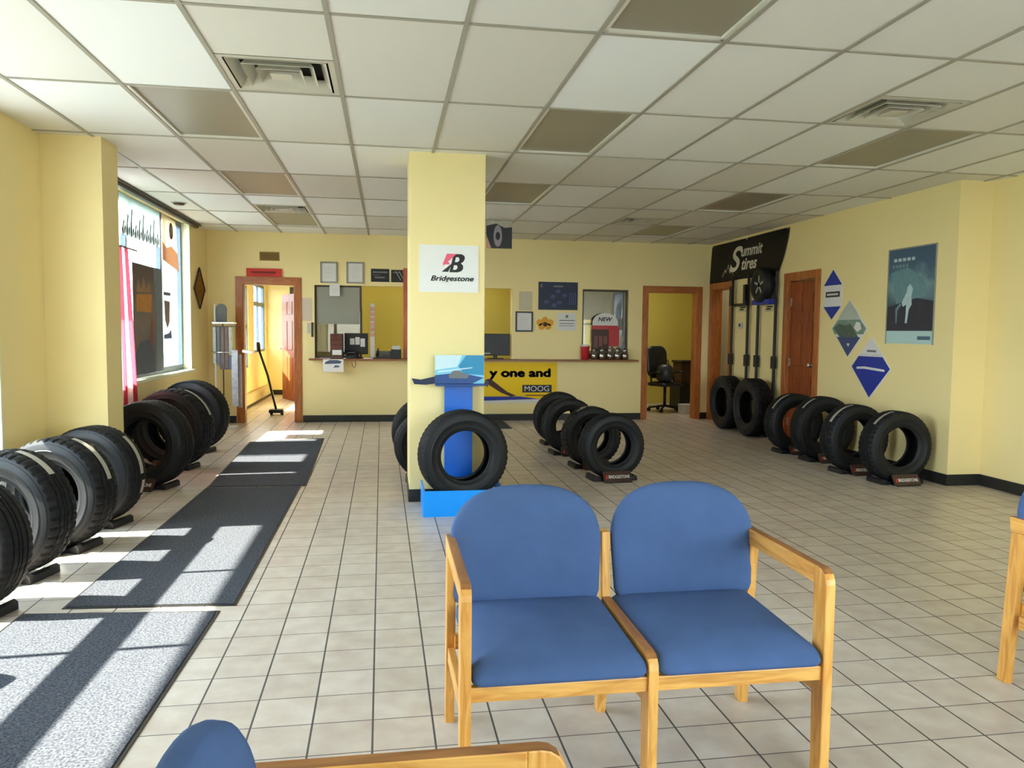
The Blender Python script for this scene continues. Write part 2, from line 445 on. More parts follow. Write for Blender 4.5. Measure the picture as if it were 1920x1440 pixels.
# ------------------------------------------------------------------ walls
D1 = (-2.03, -1.30); D2 = (3.98, 4.79)
bm = bmesh.new()
wall_boxes(bm, 'x', -2.66, 5.15, 11.6, 11.75, 0, CZ+.02, [(*D1, 0, 2.0), (-1.03, 1.86, .93, 1.99), (2.95, 3.68, .93, 2.0), (*D2, 0, 1.99)])
struct('wall_back', bm, YEL)
bm = bmesh.new()
wall_boxes(bm, 'y', 6.25, 11.6, 5.0, 5.15, 0, CZ+.02, [(10.86, 11.50, 0, 2.03), (8.53, 9.19, 0, 2.03)])
bx(bm, 5.15, 5.48, 6.25, 6.45, 0, CZ+.02)
struct('wall_right', bm, YEL)
bm = bmesh.new(); bx(bm, 5.33, 5.48, -1.75, 6.25, 0, CZ+.02); struct('wall_right_near', bm, YEL)
bm = bmesh.new()
wall_boxes(bm, 'y', -1.75, 6.11, -2.62, -2.44, 0, CZ+.02, [(1.9, 5.43, .30, 2.62)])
struct('wall_left_near', bm, YEL)
bm = bmesh.new()
bx(bm, -2.62, -2.03, 6.11, 6.45, 0, CZ+.02)
wall_boxes(bm, 'y', 6.45, 11.6, -2.66, -2.5, 0, CZ+.02, [(7.3, 10.63, .82, 2.69)])
struct('wall_left', bm, YEL)
bm = bmesh.new()
wall_boxes(bm, 'x', -2.62, 5.48, -1.75, -1.6, 0, CZ+.3, [(.9, 5.05, .60, 2.55)])
struct('wall_front', bm, YEL)
# rooms behind
bm = bmesh.new(); bx(bm, -1.32, -1.22, 11.75, 16.6, 0, CZ); bx(bm, -1.66, -1.32, 14.86, 14.96, 0, CZ); struct('wall_hall_right', bm, YEL)
bm = bmesh.new(); wall_boxes(bm, 'y', 11.75, 16.6, -2.52, -2.42, 0, CZ, [(13.15, 14.4, .66, 2.1), (15.0, 16.35, .9, 2.2)]); struct('wall_hall_left', bm, YEL)
bm = bmesh.new(); bx(bm, -2.5, -1.2, 16.5, 16.6, 0, CZ); struct('wall_hall_back', bm, YEL)
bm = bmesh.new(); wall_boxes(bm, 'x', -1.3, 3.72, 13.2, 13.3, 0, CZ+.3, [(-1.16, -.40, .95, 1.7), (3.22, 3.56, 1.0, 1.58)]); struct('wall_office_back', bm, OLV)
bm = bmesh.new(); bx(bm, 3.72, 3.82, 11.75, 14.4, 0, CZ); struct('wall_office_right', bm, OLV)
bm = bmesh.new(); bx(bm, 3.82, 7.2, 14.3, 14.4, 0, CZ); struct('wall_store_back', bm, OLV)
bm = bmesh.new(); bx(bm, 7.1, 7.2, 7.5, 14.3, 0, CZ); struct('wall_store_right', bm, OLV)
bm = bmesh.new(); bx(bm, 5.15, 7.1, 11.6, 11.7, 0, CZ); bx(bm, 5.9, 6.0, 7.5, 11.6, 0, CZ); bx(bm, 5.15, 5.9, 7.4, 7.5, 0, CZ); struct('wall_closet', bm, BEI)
# column
t = bmesh.new(); bx(t, .175, .765, 6.13, 6.72, 0, CZ+.01, .006); c = struct('wall_column', t, YEL)
bm = bmesh.new(); bx(bm, .168, .772, 6.123, 6.727, 0, .10, .003); struct('baseboard_column', bm, BASE)
# baseboards
bm = bmesh.new()
for a, b in ((-2.5, -2.13), (-1.20, 3.90), (4.87, 5.0)): bx(bm, a, b, 11.586, 11.6, 0, .10)
struct('baseboard_back', bm, BASE)
bm = bmesh.new()
for a, b in ((6.25, 8.44), (9.28, 10.77)): bx(bm, 4.986, 5.0, a, b, 0, .10)
bx(bm, 4.986, 5.33, 6.236, 6.25, 0, .10); bx(bm, 5.316, 5.33, -1.6, 6.236, 0, .10)
struct('baseboard_right', bm, BASE)
bm = bmesh.new(); bx(bm, -2.5, -2.486, 6.45, 11.586, 0, .10); bx(bm, -2.03, -2.016, 6.11, 6.45, 0, .1); bx(bm, -2.44, -2.016, 6.096, 6.11, 0, .1); bx(bm, -2.44, -2.426, -1.6, 6.096, 0, .1)
struct('baseboard_left', bm, BASE)
bm = bmesh.new(); bx(bm, -2.42, -2.405, 11.75, 16.5, .0, .05); bx(bm, -2.405, -1.2, 16.485, 16.5, 0, .1); struct('baseboard_hall', bm, BASE)
# dark track over the rear left window
bm = bmesh.new(); bx(bm, -2.5, -2.455, 6.46, 10.95, CZ-.055, CZ-.008); bx(bm, -2.47, -2.43, 6.46, 11.0, CZ-.022, CZ-.008); struct('trim_1', bm, BRONZE)

# ------------------------------------------------------------------ windows
def window(name, wall, u0, u1, z0, z1, plane, mull, rails, fm, fw=.05, pane=GLASS, depth=.05, mw=.03, rw=None):
    """frame with verticals at mull and horizontal rails (z, height)"""
    r = sroot(name); bm = bmesh.new(); d = depth/2
    def b_(a, b, c, e):
        if wall == 'y': bx(bm, plane-d, plane+d, a, b, c, e)
        else: bx(bm, a, b, plane-d, plane+d, c, e)
    b_(u0, u0+fw, z0, z1); b_(u1-fw, u1, z0, z1); b_(u0+fw, u1-fw, z0, z0+fw); b_(u0+fw, u1-fw, z1-fw, z1)
    put('window_frame', bm, fm, r)
    for q in mull:
        w = mw
        if isinstance(q, tuple): q, w = q
        bm = bmesh.new(); b_(q-w/2, q+w/2, z0+fw, z1-fw); put('mullion', bm, fm, r)
    for (za, zb) in rails:
        bm = bmesh.new(); b_(u0+fw, u1-fw, za, zb); put('rail', bm, fm, r)
    if pane:
        bm = bmesh.new(); d = .003; b_(u0+fw*.6, u1-fw*.6, z0+fw*.6, z1-fw*.6); put('pane', bm, pane, r)
    return r
window('window_1', 'y', 1.9, 5.43, .30, 2.62, -2.57, [2.3, 3.33, 4.38], [(1.17, 1.295)], ALU, .035, mw=.028)
window('window_2', 'y', 7.3, 10.63, .82, 2.69, -2.62, [(9.68, .06), (8.45, .035)], [], ALU, .07)
window('window_3', 'x', .9, 5.05, .60, 2.55, -1.7, [2.25, 3.6], [], ALU, .06, mw=.05)
window('window_6', 'y', 13.15, 14.4, .66, 2.1, -2.47, [13.8], [(1.35, 1.42)], ALU, .04)
window('window_7', 'y', 15.0, 16.35, .9, 2.2, -2.47, [15.7], [(1.78, 1.86)], ALU, .05)
window('window_8', 'x', -1.16, -.40, .95, 1.7, 13.25, [-.84], [], ALU, .03, mw=.05)
window('window_9', 'x', 3.22, 3.56, 1.0, 1.58, 13.25, [], [(1.47, 1.50)], ALU, .02)
bm = bmesh.new(); bx(bm, -2.64, -2.46, 7.25, 10.68, .79, .822, .004); struct('trim_2', bm, REV)       # sill
bm = bmesh.new(); bx(bm, -2.595, -2.495, 10.605, 10.632, .822, 2.69); bx(bm, -2.595, -2.495, 7.298, 7.32, .822, 2.69); struct('trim_3', bm, REV)
bm = bmesh.new(); bx(bm, -2.55, -2.435, 5.41, 5.432, .30, 2.62); struct('trim_4', bm, REV)

# ------------------------------------------------------------------ doors
def casing(parent, wall, u0, u1, top, plane, w=.09, side=-1, depth=.15):
    """door casing on the room side with jambs through the wall. side = direction of the room"""
    def b_(bm, a, b, t0, t1, c, e):
        t0, t1 = sorted((t0, t1))
        if wall == 'x': bx(bm, a, b, t0, t1, c, e, .003)
        else: bx(bm, t0, t1, a, b, c, e, .003)
    f = plane+side*.018
    for a, b in ((u0-w, u0+.012), (u1-.012, u1+w)):
        bm = bmesh.new(); b_(bm, a, b, plane, f, 0, top+w); put('casing', bm, TRIM, parent)
    bm = bmesh.new(); b_(bm, u0+.012, u1-.012, plane, f, top-.012, top+w); put('casing', bm, TRIMX if wall == 'x' else TRIM, parent)
    for a, b in ((u0-.0, u0+.02), (u1-.02, u1)):
        bm = bmesh.new(); b_(bm, a, b, plane-side*.001, plane-side*depth, 0, top); put('jamb', bm, TRIM, parent)
    bm = bmesh.new(); b_(bm, u0+.02, u1-.02, plane-side*.001, plane-side*depth, top-.02, top); put('jamb', bm, TRIM, parent)
def panel_leaf(parent, w, h, th, m, loc, rz, knob_side=1, hinge=True):
    """six panel leaf; local x from the hinge, front towards -y"""
    r = put('leaf', (lambda b: (bx(b, 0, w, -th/2, th/2, .008, h, .003), b)[1])(bmesh.new()), m, parent)
    r.location = loc; r.rotation_euler = (0, 0, rz)
    k = w/.8
    for x0, x1 in ((.11*k, .36*k), (.44*k, .69*k)):
        for z0, z1 in ((.2, .82), (.95, 1.5), (1.62, 1.86)):
            for s in (-1, 1):
                bm = bmesh.new(); y0, y1 = sorted((s*th/2, s*(th/2+.008)))
                bx(bm, x0, x1, y0, y1, z0, z1, .006); put('raised_panel', bm, m, r)
    bm = bmesh.new()
    for s in (-1, 1):
        lathe(bm, [(.025, 0), (.025, .006), (.01, .01), (.01, .035), (.026, .045), (.026, .06), (.012, .068)], 16,
              Matrix.Translation((w-.07, s*th/2, .98)) @ Matrix.Rotation(-s*PI/2, 4, 'X'))
    put('knob', bm, STEEL, r, True)
    if hinge:
        for z in (.25, 1.0, 1.75):
            bm = bmesh.new(); bx(bm, -.012, .025, -th/2-.008, -th/2+.001, z-.05, z+.05); put('hinge', bm, STEEL, r)
    return r
d = sroot('door_1'); casing(d, 'x', *D1, 2.0, 11.6)
panel_leaf(d, .78, 2.0, .04, DOORW, (-1.665, 14.84, 0), math.radians(113.5))
d = sroot('door_2'); casing(d, 'x', *D2, 1.99, 11.6, w=.08)
d = sroot('door_3'); casing(d, 'y', 10.86, 11.50, 2.03, 5.0, w=.085)
d = sroot('door_4'); casing(d, 'y', 8.53, 9.19, 2.03, 5.0, w=.085)
panel_leaf(d, .618, 2.0, .04, DOORW, (5.05, 9.168, 0), math.radians(-90))

# ------------------------------------------------------------------ counter, counter glass
t = bmesh.new(); bx(t, -1.10, 3.80, 11.42, 11.74, .905, .932, .006)
tag(put('counter_shelf', t, COUNT), 'long narrow brown wooden counter ledge under the service windows', 'counter')
w4 = window('window_4', 'x', -1.03, -.36, .935, 1.99, 11.67, [], [], BRONZE, .025, TINT, .03)
sh = box('roller_shade', (-1.0, -.39, 11.645, 11.653, 1.43, 1.965), GREYS, w4)
w5 = window('window_5', 'x', 2.95, 3.68, .935, 2.0, 11.67, [], [], BRONZE, .03, TINT, .04)

# ------------------------------------------------------------------ floor mats
def mat_material():
    m = bpy.data.materials.new('carpet_mat'); m.use_nodes = True; nt = m.node_tree; b = nt.nodes['Principled BSDF']
    g = nt.nodes.new('ShaderNodeNewGeometry'); n = nt.nodes.new('ShaderNodeTexNoise'); n.inputs['Scale'].default_value = 110; n.inputs['Detail'].default_value = 4
    nt.links.new(g.outputs['Position'], n.inputs['Vector'])
    r = nt.nodes.new('ShaderNodeValToRGB'); r.color_ramp.elements[0].color = (.026, .031, .046, 1); r.color_ramp.elements[1].color = (.112, .115, .128, 1)
    r.color_ramp.elements[0].position = .35; r.color_ramp.elements[1].position = .7
    nt.links.new(n.outputs['Fac'], r.inputs[0]); nt.links.new(r.outputs[0], b.inputs['Base Color'])
    b.inputs['Roughness'].default_value = .95; b.inputs['Specular IOR Level'].default_value = .15
    bp = nt.nodes.new('ShaderNodeBump'); bp.inputs['Strength'].default_value = .5; bp.inputs['Distance'].default_value = .004
    nt.links.new(n.outputs['Fac'], bp.inputs['Height']); nt.links.new(bp.outputs[0], b.inputs['Normal'])
    return m
CARP = mat_material()
def floor_mat(poly, label):
    cx = sum(p[0] for p in poly)/4; cy = sum(p[1] for p in poly)/4
    t = thing('floor_mat', label, 'floor mat', (cx, cy, 0), 0, 'carpet runner mats')
    loc = [(x-cx, y-cy) for x, y in poly]
    bm = bmesh.new(); prism(bm, loc, .0005, .004, 'xy'); put('rubber_edge', bm, BASE, t)
    ins = [(x*.965, y-math.copysign(.02, y)) for x, y in loc]
    bm = bmesh.new(); prism(bm, ins, .004, .008, 'xy'); put('carpet', bm, CARP, t)
floor_mat([(-1.51, 6.88), (-.685, 6.85), (-.765, 9.84), (-1.62, 9.60)], 'dark carpet mat farthest down the runner, ending near the far doorway')
floor_mat([(-1.545, 3.955), (-.73, 3.90), (-.73, 6.83), (-1.515, 6.85)], 'dark carpet mat in the middle of the runner, half shaded')
floor_mat([(-1.72, .95), (-.86, .93), (-.79, 3.83), (-1.70, 3.91)], 'dark carpet mat nearest the camera, striped by sunlight')
tag(put('entry_mat', (lambda b: (prism(b, [(1.0, 10.55), (1.72, 10.62), (1.72, 11.5), (1.0, 11.5)], .0005, .008, 'xy'), b)[1])(bmesh.new()), CARP),
    'small dark mat on the tiles under the yellow poster, behind the column', 'floor mat')

# ------------------------------------------------------------------ tires
R0, W0 = .33, .22
def tire_parts(style):
    """meshes: tread band with grooves and inner liner, and one sidewall; axis is local y, resting on z = 0"""
    N = 160
    tread = [(-.097, .312), (-.094, .3185), (-.084, .3245), (-.066, .3285), (-.050, .3292), (-.049, .3205), (-.040, .3205), (-.039, .3298),
             (-.016, .33), (-.015, .3212), (-.006, .3212), (-.005, .33), (.005, .33), (.006, .3212), (.015, .3212), (.016, .33),
             (.039, .3298), (.040, .3205), (.049, .3205), (.050, .3292), (.066, .3285), (.084, .3245), (.094, .3185), (.097, .312)]
    bm = bmesh.new(); rings = []
    for k in range(N):
        a = 2*PI*k/N; rg = []
        for (y, r) in tread:
            q = r
            if style == 'block':
                if abs(y) > .05 and k % 4 == 0 and r > .315: q = r-.009
                if abs(y) <= .05 and r > .325 and (k+(2 if y > 0 else 0)) % 4 == 0: q = r-.0055
            else:
                if .05 < abs(y) < .096 and k % 3 == 0 and r > .317: q = r-.006
                if abs(y) <= .04 and r > .325 and k % 8 == 0: q = r-.004
            dy = .004*math.sin(a*20) if (style == 'block' and abs(y) < .052) else 0
            rg.append(bm.verts.new((q*math.cos(a), y+dy, q*math.sin(a)+R0)))
        rings.append(rg)
    for k in range(N):
        l = (k+1) % N
        for i in range(len(tread)-1): bm.faces.new((rings[k][i], rings[l][i], rings[l][i+1], rings[k][i+1]))
    side = [(-.097, .312), (-.1015, .300), (-.1045, .2995), (-.1085, .284), (-.110, .265), (-.1125, .262), (-.1125, .258), (-.1095, .254), (-.105, .236), (-.098, .218), (-.0985, .214), (-.092, .206), (-.086, .198), (-.082, .187), (-.076, .1825), (-.070, .185), (-.068, .196), (-.085, .22), (-.095, .25), (-.093, .28), (-.08, .303), (-.03, .311), (0, .312)]
    def sw(s):
        b = bmesh.new(); n = 96
        rr = [[b.verts.new((r*math.cos(2*PI*k/n), s*y, r*math.sin(2*PI*k/n)+R0)) for (y, r) in side] for k in range(n)]
        for k in range(n):
            l = (k+1) % n
            for i in range(len(side)-1): b.faces.new((rr[k][i], rr[l][i], rr[l][i+1], rr[k][i+1]))
        return b
    return bm, sw
def sticker_bm(y0, y1, a0, a1):
    bm = bmesh.new(); n = 16; A = []; B = []
    for k in range(n+1):
        a = math.radians(a0+(a1-a0)*k/n); r = .3318
        A.append(bm.verts.new((r*math.cos(a), y0, r*math.sin(a)+R0))); B.append(bm.verts.new((r*math.cos(a), y1, r*math.sin(a)+R0)))
    for k in range(n): bm.faces.new((A[k], A[k+1], B[k+1], B[k]))
    bmesh.ops.solidify(bm, geom=bm.faces[:], thickness=.0012)
    return bm
def make_tire(style, label):
    t = thing('tire', label, 'tire'); b, sw = tire_parts(style)
    o = put('tread', b, RUB, t); smooth_angle(o, 28)
    for s in (1, -1): smooth_angle(put('sidewall', sw(s), RUBW, t), 30)
    return t
proto = {s: make_tire(s, '') for s in ('rib', 'block')}
used = set()
def tire(style, x, y, D, label, group, rz=0., z=0., stickers=(), W=None):
    s = D/.66
    o = dup(proto[style], (x, y, z), rz, label, group)
    o.scale = (s, (W/.225 if W else s), s)
    for (a, b, c, d) in stickers: put('paper_sticker', sticker_bm(a, b, c, d), STICK, o)
    return o
PL = mat('stand_plate', (.05, .022, .018, 1), .38, .45, noise=.15, nscale=10)
def make_stand(label):
    t = thing('tire_stand', label, 'tire stand')
    for s in (-1, 1):
        bm = bmesh.new(); prism(bm, [(s*.10, .002), (s*.21, .002), (s*.208, .040), (s*.188, .052), (s*.155, .038), (s*.10, .012)], -.10, .13, 'xz', .003)
        put('cradle_rail', bm, BLACK, t)
    box('base', (-.12, .12, -.185, .12, .0, .010), BLACK, t, .003)
    m = Matrix.Translation((0, -.172, .009)) @ Matrix.Rotation(math.radians(58), 4, 'X')
    p = put('front_plate', (lambda b: (bx(b, -.135, .135, 0, .105, -.012, 0, .003), b)[1])(bmesh.new()), PL, t)
    p.matrix_local = m
    text('lettering', 'BRIDGESTONE', -.085, .034, .20, .030, .0, WHITE, p, .01)
    flat('emblem', [(-.118, .03), (-.095, .03), (-.095, .068), (-.106, .068)], 0, .0012, RED, p)
    return t
stand0 = make_stand('')
def stand(x, y, label, group='tire stands', rz=0., s=1.):
    o = dup(stand0, (x, y, 0), rz, label, group, s)
    return o
Z = .0105   # tires rest on the stand base
ST = ((-.028, .028, 78, 132),)
G = 'tires along the right wall'
tire('block', 4.62, 6.46, .65, 'black tire nearest the camera along the right wall, its plate in front', G, .05, Z, [(-.05, -.015, 100, 140)])
tire('block', 4.55, 6.99, .66, 'second black tire from the camera along the right wall', G, .05, Z, [(-.05, -.012, 98, 150)])
tire('rib', 4.62, 7.68, .68, 'third black tire from the camera along the right wall, below the blue diamonds', G, .05, Z, [(-.05, -.02, 110, 140)])
tire('rib', 4.60, 8.24, .665, 'fourth black tire along the right wall, in front of the paneled door', G, .05, Z, [(-.05, -.015, 105, 150)])
tire('block', 4.772, 9.60, .765, 'big black tire flat against the right wall under the hanging wheel', 'big tires against the right wall', PI/2, 0, W=.25)
tire('block', 4.772, 10.385, .755, 'big black tire flat against the right wall, farther one beside the corner door', 'big tires against the right wall', PI/2, 0, W=.25)
for x, y, l in ((4.62, 6.43, 'black tire stand with lettered plate under the nearest right-wall tire'), (4.55, 6.96, 'black tire stand under the second tire along the right wall'),
                (4.62, 7.65, 'black tire stand under the third tire along the right wall'), (4.60, 8.21, 'black tire stand under the fourth right-wall tire, by the paneled door')): stand(x, y, l, rz=.05)
G = 'tires in the middle row'
tire('rib', 2.05, 6.90, .60, 'black tire at the front of the middle row, lettered plate before it', G, .08, Z)
tire('block', 2.03, 7.56, .60, 'second black tire of the middle row, white paper strip on its tread', G, .08, Z, [(-.06, -.02, 104, 122), (-.01, .03, 84, 112)])
tire('rib', 2.00, 8.40, .61, 'third black tire of the middle row, seen through its hole', G, .08, Z)
tire('rib', 2.05, 9.14, .62, 'last black tire of the middle row, nearest the counter', G, .08, Z)
for x, y, l in ((2.05, 6.87, 'black tire stand with lettered plate under the front tire of the middle row'), (2.03, 7.53, 'black tire stand under the second tire of the middle row'),
                (2.0, 8.37, 'black tire stand under the third tire of the middle row'), (2.05, 9.11, 'black tire stand under the last tire of the middle row')): stand(x, y, l, rz=.08)
G = 'tires behind the column'
tire('rib', .375, 7.03, .625, 'black tire mostly hidden behind the column, the nearer of two', G, 0, Z)
tire('rib', .39, 7.68, .69, 'black tire mostly hidden behind the column, the farther of two', G, 0, Z)
stand(.375, 7.0, 'black tire stand behind the column under the nearer hidden tire'); stand(.39, 7.65, 'black tire stand behind the column under the farther hidden tire')
G = 'tires under the left window'
tire('rib', -2.0, 6.98, .73, 'black tire standing just past the left pillar, first under the window', G, -.28, Z)
tire('block', -2.035, 7.89, .76, 'black tire under the left window, middle of the three past the pillar', G, -.28, Z, [(.02, .05, 20, 75)])
tire('rib', -2.1, 8.93, .775, 'black tire under the left window, farthest of the three past the pillar', G, -.25, Z)
for x, y, l in ((-2.0, 6.95, 'black tire stand under the first tire past the left pillar'), (-2.035, 7.86, 'black tire stand under the middle tire below the left window'),
                (-2.1, 8.90, 'black tire stand under the farthest tire below the left window')): stand(x, y, l, rz=-.28)
G = 'sunlit tires before the left pillar'
tire('rib', -1.99, 5.69, .67, 'black tire right before the left pillar with two long paper stickers', G, -.28, Z, [(.01, .045, 2, 52), (.03, .06, -22, -6)])
tire('block', -1.985, 5.10, .675, 'sunlit tire second before the left pillar, one long paper sticker', G, -.3, Z, [(.0, .035, 15, 75)])
tire('block', -2.02, 4.54, .68, 'sunlit tire third before the left pillar, chunky tread and pale sticker', G, -.3, Z, [(-.02, .02, 40, 80)])
tire('rib', -1.985, 3.95, .65, 'dark ribbed tire at the left edge of the picture', G, -.28, Z, [(-.05, 0, 45, 100)])
tire('rib', -2.13, 3.12, .55, 'tire just outside the left edge whose shadow falls on the mat', G, -.28, Z)
for x, y, l in ((-1.99, 5.66, 'black tire stand under the tire right before the left pillar'), (-1.99, 5.07, 'black tire stand under the sunlit tire second before the pillar'),
                (-2.025, 4.51, 'black tire stand under the chunky sunlit tire third before the pillar'), (-1.985, 3.92, 'black tire stand under the ribbed tire at the left edge'),
                (-2.13, 3.09, 'black tire stand under the tire just outside the left edge')): stand(x, y, l, rz=-.28)

# ------------------------------------------------------------------ blue display stand by the column
def die_cut(name, poly, z, t, m, parent): return flat(name, poly, z, t, m, parent)
t = thing('display_stand', 'bright blue tire display stand with printed header before the column', 'display stand', (.56, 5.80, 0))
bm = bmesh.new(); bx(bm, -.30, .30, -.20, -.185, 0, .19, .003); bx(bm, -.30, -.285, -.185, .25, 0, .19, .003); bx(bm, .285, .30, -.185, .25, 0, .19, .003)
bx(bm, -.285, .285, -.185, .25, .06, .098); put('base_tray', bm, BLUEL, t)
box('back_panel', (-.115, .105, .255, .285, 0, .95), BLUE, t, .004)
bm = bmesh.new(); bx(bm, -.114, .104, .2535, .2555, .57, .576); put('panel_seam', bm, SIGNB, t)
HB = mat('header_sky', lin(120, 196, 226), .4, .4, noise=.12, nscale=9); HB2 = mat('header_teal', lin(24, 132, 178), .4, .4, noise=.15, nscale=7)
HB3 = mat('header_deep', lin(26, 70, 132), .4, .4, noise=.2, nscale=9); HB4 = mat('header_frost', lin(196, 222, 232), .4, .4, noise=.06)
hd = box('header_board', (-.19, .19, .235, .25, .945, 1.165), HB, t)
def hp(name, poly, m, z): 
    bm = bmesh.new(); prism(bm, poly, .235-z, .2352, 'xz'); put(name, bm, m, hd)
hp('printed_sky', [(-.19, 1.05), (-.02, 1.075), (.02, 1.165), (-.19, 1.165)], HB4, .001)
hp('printed_panel', [(.03, 1.02), (.19, 1.01), (.19, 1.165), (.05, 1.165), (-.01, 1.08)], HB2, .0012)
hp('printed_road', [(-.19, .945), (.10, .945), (.19, .99), (.0, 1.03), (-.19, 1.01)], HB3, .0014)
hp('printed_car', [(-.08, .985), (.06, .985), (.075, 1.01), (.03, 1.025), (.005, 1.045), (-.05, 1.045), (-.085, 1.01)], INKG, .0018)
hp('printed_strip', [(-.17, 1.03), (.10, 1.065), (.10, 1.072), (-.17, 1.042)], HB4, .0020)
sh = box('header_shelf', (-.19, .19, .14, .255, .93, .945), HB3, t, .003)
bm = bmesh.new(); prism(bm, [(-.37, .985), (-.30, .975), (-.19, 1.0), (-.19, .945), (-.26, .935), (-.35, .94)], .237, .247, 'xz'); put('printed_wing', bm, SIGNN, t)
tire('rib', .562, 5.755, .67, 'black tire standing upright in the bright blue display stand by the column', 'display stand tire', .17, .0985, W=.21)

# ------------------------------------------------------------------ chairs
def pillow(outline, front, back, rings=9, p=2.6, ctr=(0, 0), bend=None):
    """closed cushion: outline in (a, b); t > 0 is the front"""
    bm = bmesh.new(); n = len(outline); R = []
    ss = [math.sin(PI/2*k/rings) for k in range(1, rings+1)]
    def h(s, H): return H*(max(0, 1-s**p))**(1/p)
    seq = [(s, h(s, front)) for s in ss]+[(s, -h(s, back)) for s in ss[-2::-1]]
    for s, t in seq:
        R.append([bm.verts.new((ctr[0]+(a-ctr[0])*s, ctr[1]+(b-ctr[1])*s, t)) for a, b in outline])
    for k in range(len(R)-1):
        for i in range(n):
            j = (i+1) % n; bm.faces.new((R[k][i], R[k][j], R[k+1][j], R[k+1][i]))
    f0 = bm.verts.new((*ctr, front)); f1 = bm.verts.new((*ctr, -back))
    for i in range(n):
        j = (i+1) % n; bm.faces.new((f0, R[0][j], R[0][i])); bm.faces.new((f1, R[-1][i], R[-1][j]))
    if bend:
        for v in bm.verts: v.co = bend(v.co)
    return bm
def rrect(w, h, r, n=7):
    pts = []
    for cx, cy, a in ((w/2-r, h/2-r, 0), (-w/2+r, h/2-r, 90), (-w/2+r, -h/2+r, 180), (w/2-r, -h/2+r, 270)):
        for k in range(n+1): pts.append((cx+r*math.cos(math.radians(a+90*k/n)), cy+r*math.sin(math.radians(a+90*k/n))))
    return pts
def arch(w, h, hs, n=26):
    pts = [(-w/2+.03, 0), (w/2-.03, 0), (w/2-.008, .008), (w/2, .03)]
    for k in range(n+1):
        a = PI*k/n; c, s = math.cos(a), math.sin(a)
        pts.append((w/2*math.copysign(abs(c)**.78, c), hs+(h-hs)*abs(s)**.78))
    pts += [(-w/2, .03), (-w/2+.008, .008)]
    return pts
def worn_top(o):
    o.data.materials.append(OAKE)
    for p in o.data.polygons:
        if p.normal.z > .75 and p.center.z > .40: p.material_index = 1
def make_chair(n, label, P=.5425):
    """n seats side by side; origin at the left frame's front leg on the floor, front towards -y; frames every .5425 m"""
    t = thing('waiting_chair', label, 'chair'); T = .031
    AH = .66; SH = .432; DY = .545
    for k in range(n+1):
        x = k*P; end = k in (0, n)
        h = AH if end else SH
        prof = [(0, 0), (.056, 0), (.068, h-.055), (.068, h), (.045, h)]+[(.045-.045*math.sin(math.radians(q)), h-.045+.045*math.cos(math.radians(q))) for q in (22, 45, 68, 90)]
        bm = bmesh.new(); prism(bm, prof, x-T/2, x+T/2, 'yz', .004); worn_top(put('leg', bm, OAK, t))
        hb = .602 if end else .29
        bm = bmesh.new(); prism(bm, [(DY-.06, hb), (DY, hb), (DY+.035, 0), (DY-.012, 0)], x-T/2, x+T/2, 'yz', .004)
        put('leg', bm, OAK, t)
        if not end:
            bm = bmesh.new(); prism(bm, [(DY-.055, .29), (DY, .29), (DY+.02, .66), (DY-.03, .66)], x-T/2, x+T/2, 'yz', .004); put('back_post', bm, OAK, t)
            bm = bmesh.new(); prism(bm, [(.0675, SH-.05), (DY-.054, SH-.06), (DY-.054, SH+.005), (.0675, SH)], x-T/2, x+T/2, 'yz', .004); worn_top(put('divider_rail', bm, OAKY, t))
        else:
            bm = bmesh.new(); prism(bm, [(.0675, AH-.056), (DY+.005, AH-.058), (DY+.012, AH), (.0675, AH)], x-T/2, x+T/2, 'yz', .004); worn_top(put('armrest', bm, OAKY, t))
        bm = bmesh.new(); prism(bm, [(.056, .27), (DY-.055, .235), (DY-.055, .285), (.06, .325)], x-.012, x+.012, 'yz', .003); put('side_rail', bm, OAKY, t)
    for k in range(n):
        x0 = k*P+T/2; x1 = (k+1)*P-T/2; xc = (x0+x1)/2; w = x1-x0
        box('front_rail', (x0-.004, x1+.004, .012, .036, .322, .366), OAKX, t, .004)
        box('rear_rail', (x0-.004, x1+.004, DY-.06, DY-.036, .28, .33), OAKX, t, .004)
        def bend(c):
            z = .367+(c.z+.02 if c.z > 0 else 0.02*(1+c.z/.02)); f = (c.y+.275)/.55
            return Vector((xc+c.x, .262+c.y, z-(.030*(1-min(1, f/.3))**2)*(c.z > 0)))
        bm = pillow(rrect(w-.002, .55, .035), .068, .02, 10, 4.6, (0, 0), bend)
        put('seat', bm, FAB, t, True)
        def bend2(c):
            z = c.y; q = (c.x/(w/2))**2
            tp = 1-.05*(1-min(1, max(0, z/.24)))
            return Vector((bc+c.x*tp, DY-.028+.13*z-c.z-.02*q+.004, .432+z))
        ea = .020 if k == 0 else -.001; eb = .020 if k == n-1 else -.001
        bc = xc+(eb-ea)/2
        bm = pillow(arch(w+ea+eb, .392, .185), .045, .022, 10, 3.6, (0, .18), bend2)
        put('backrest', bm, FAB, t, True)
    return t
dc = make_chair(2, 'blue upholstered double waiting chair with oak frame in the centre foreground'); dc.location = (.215, 2.08, 0)
dc['group'] = 'blue waiting chairs'
dup(dc, (2.405, 2.08, 0), 0, 'blue chair with oak frame cut off by the right edge of the picture', 'blue waiting chairs')
sc_ = make_chair(1, 'blue oak armchair turned sideways, cut off by the bottom edge, arm uppermost', .60); sc_.location = (.300, .648, 0); sc_.rotation_euler = (0, 0, PI/2); sc_['group'] = 'blue waiting chairs'

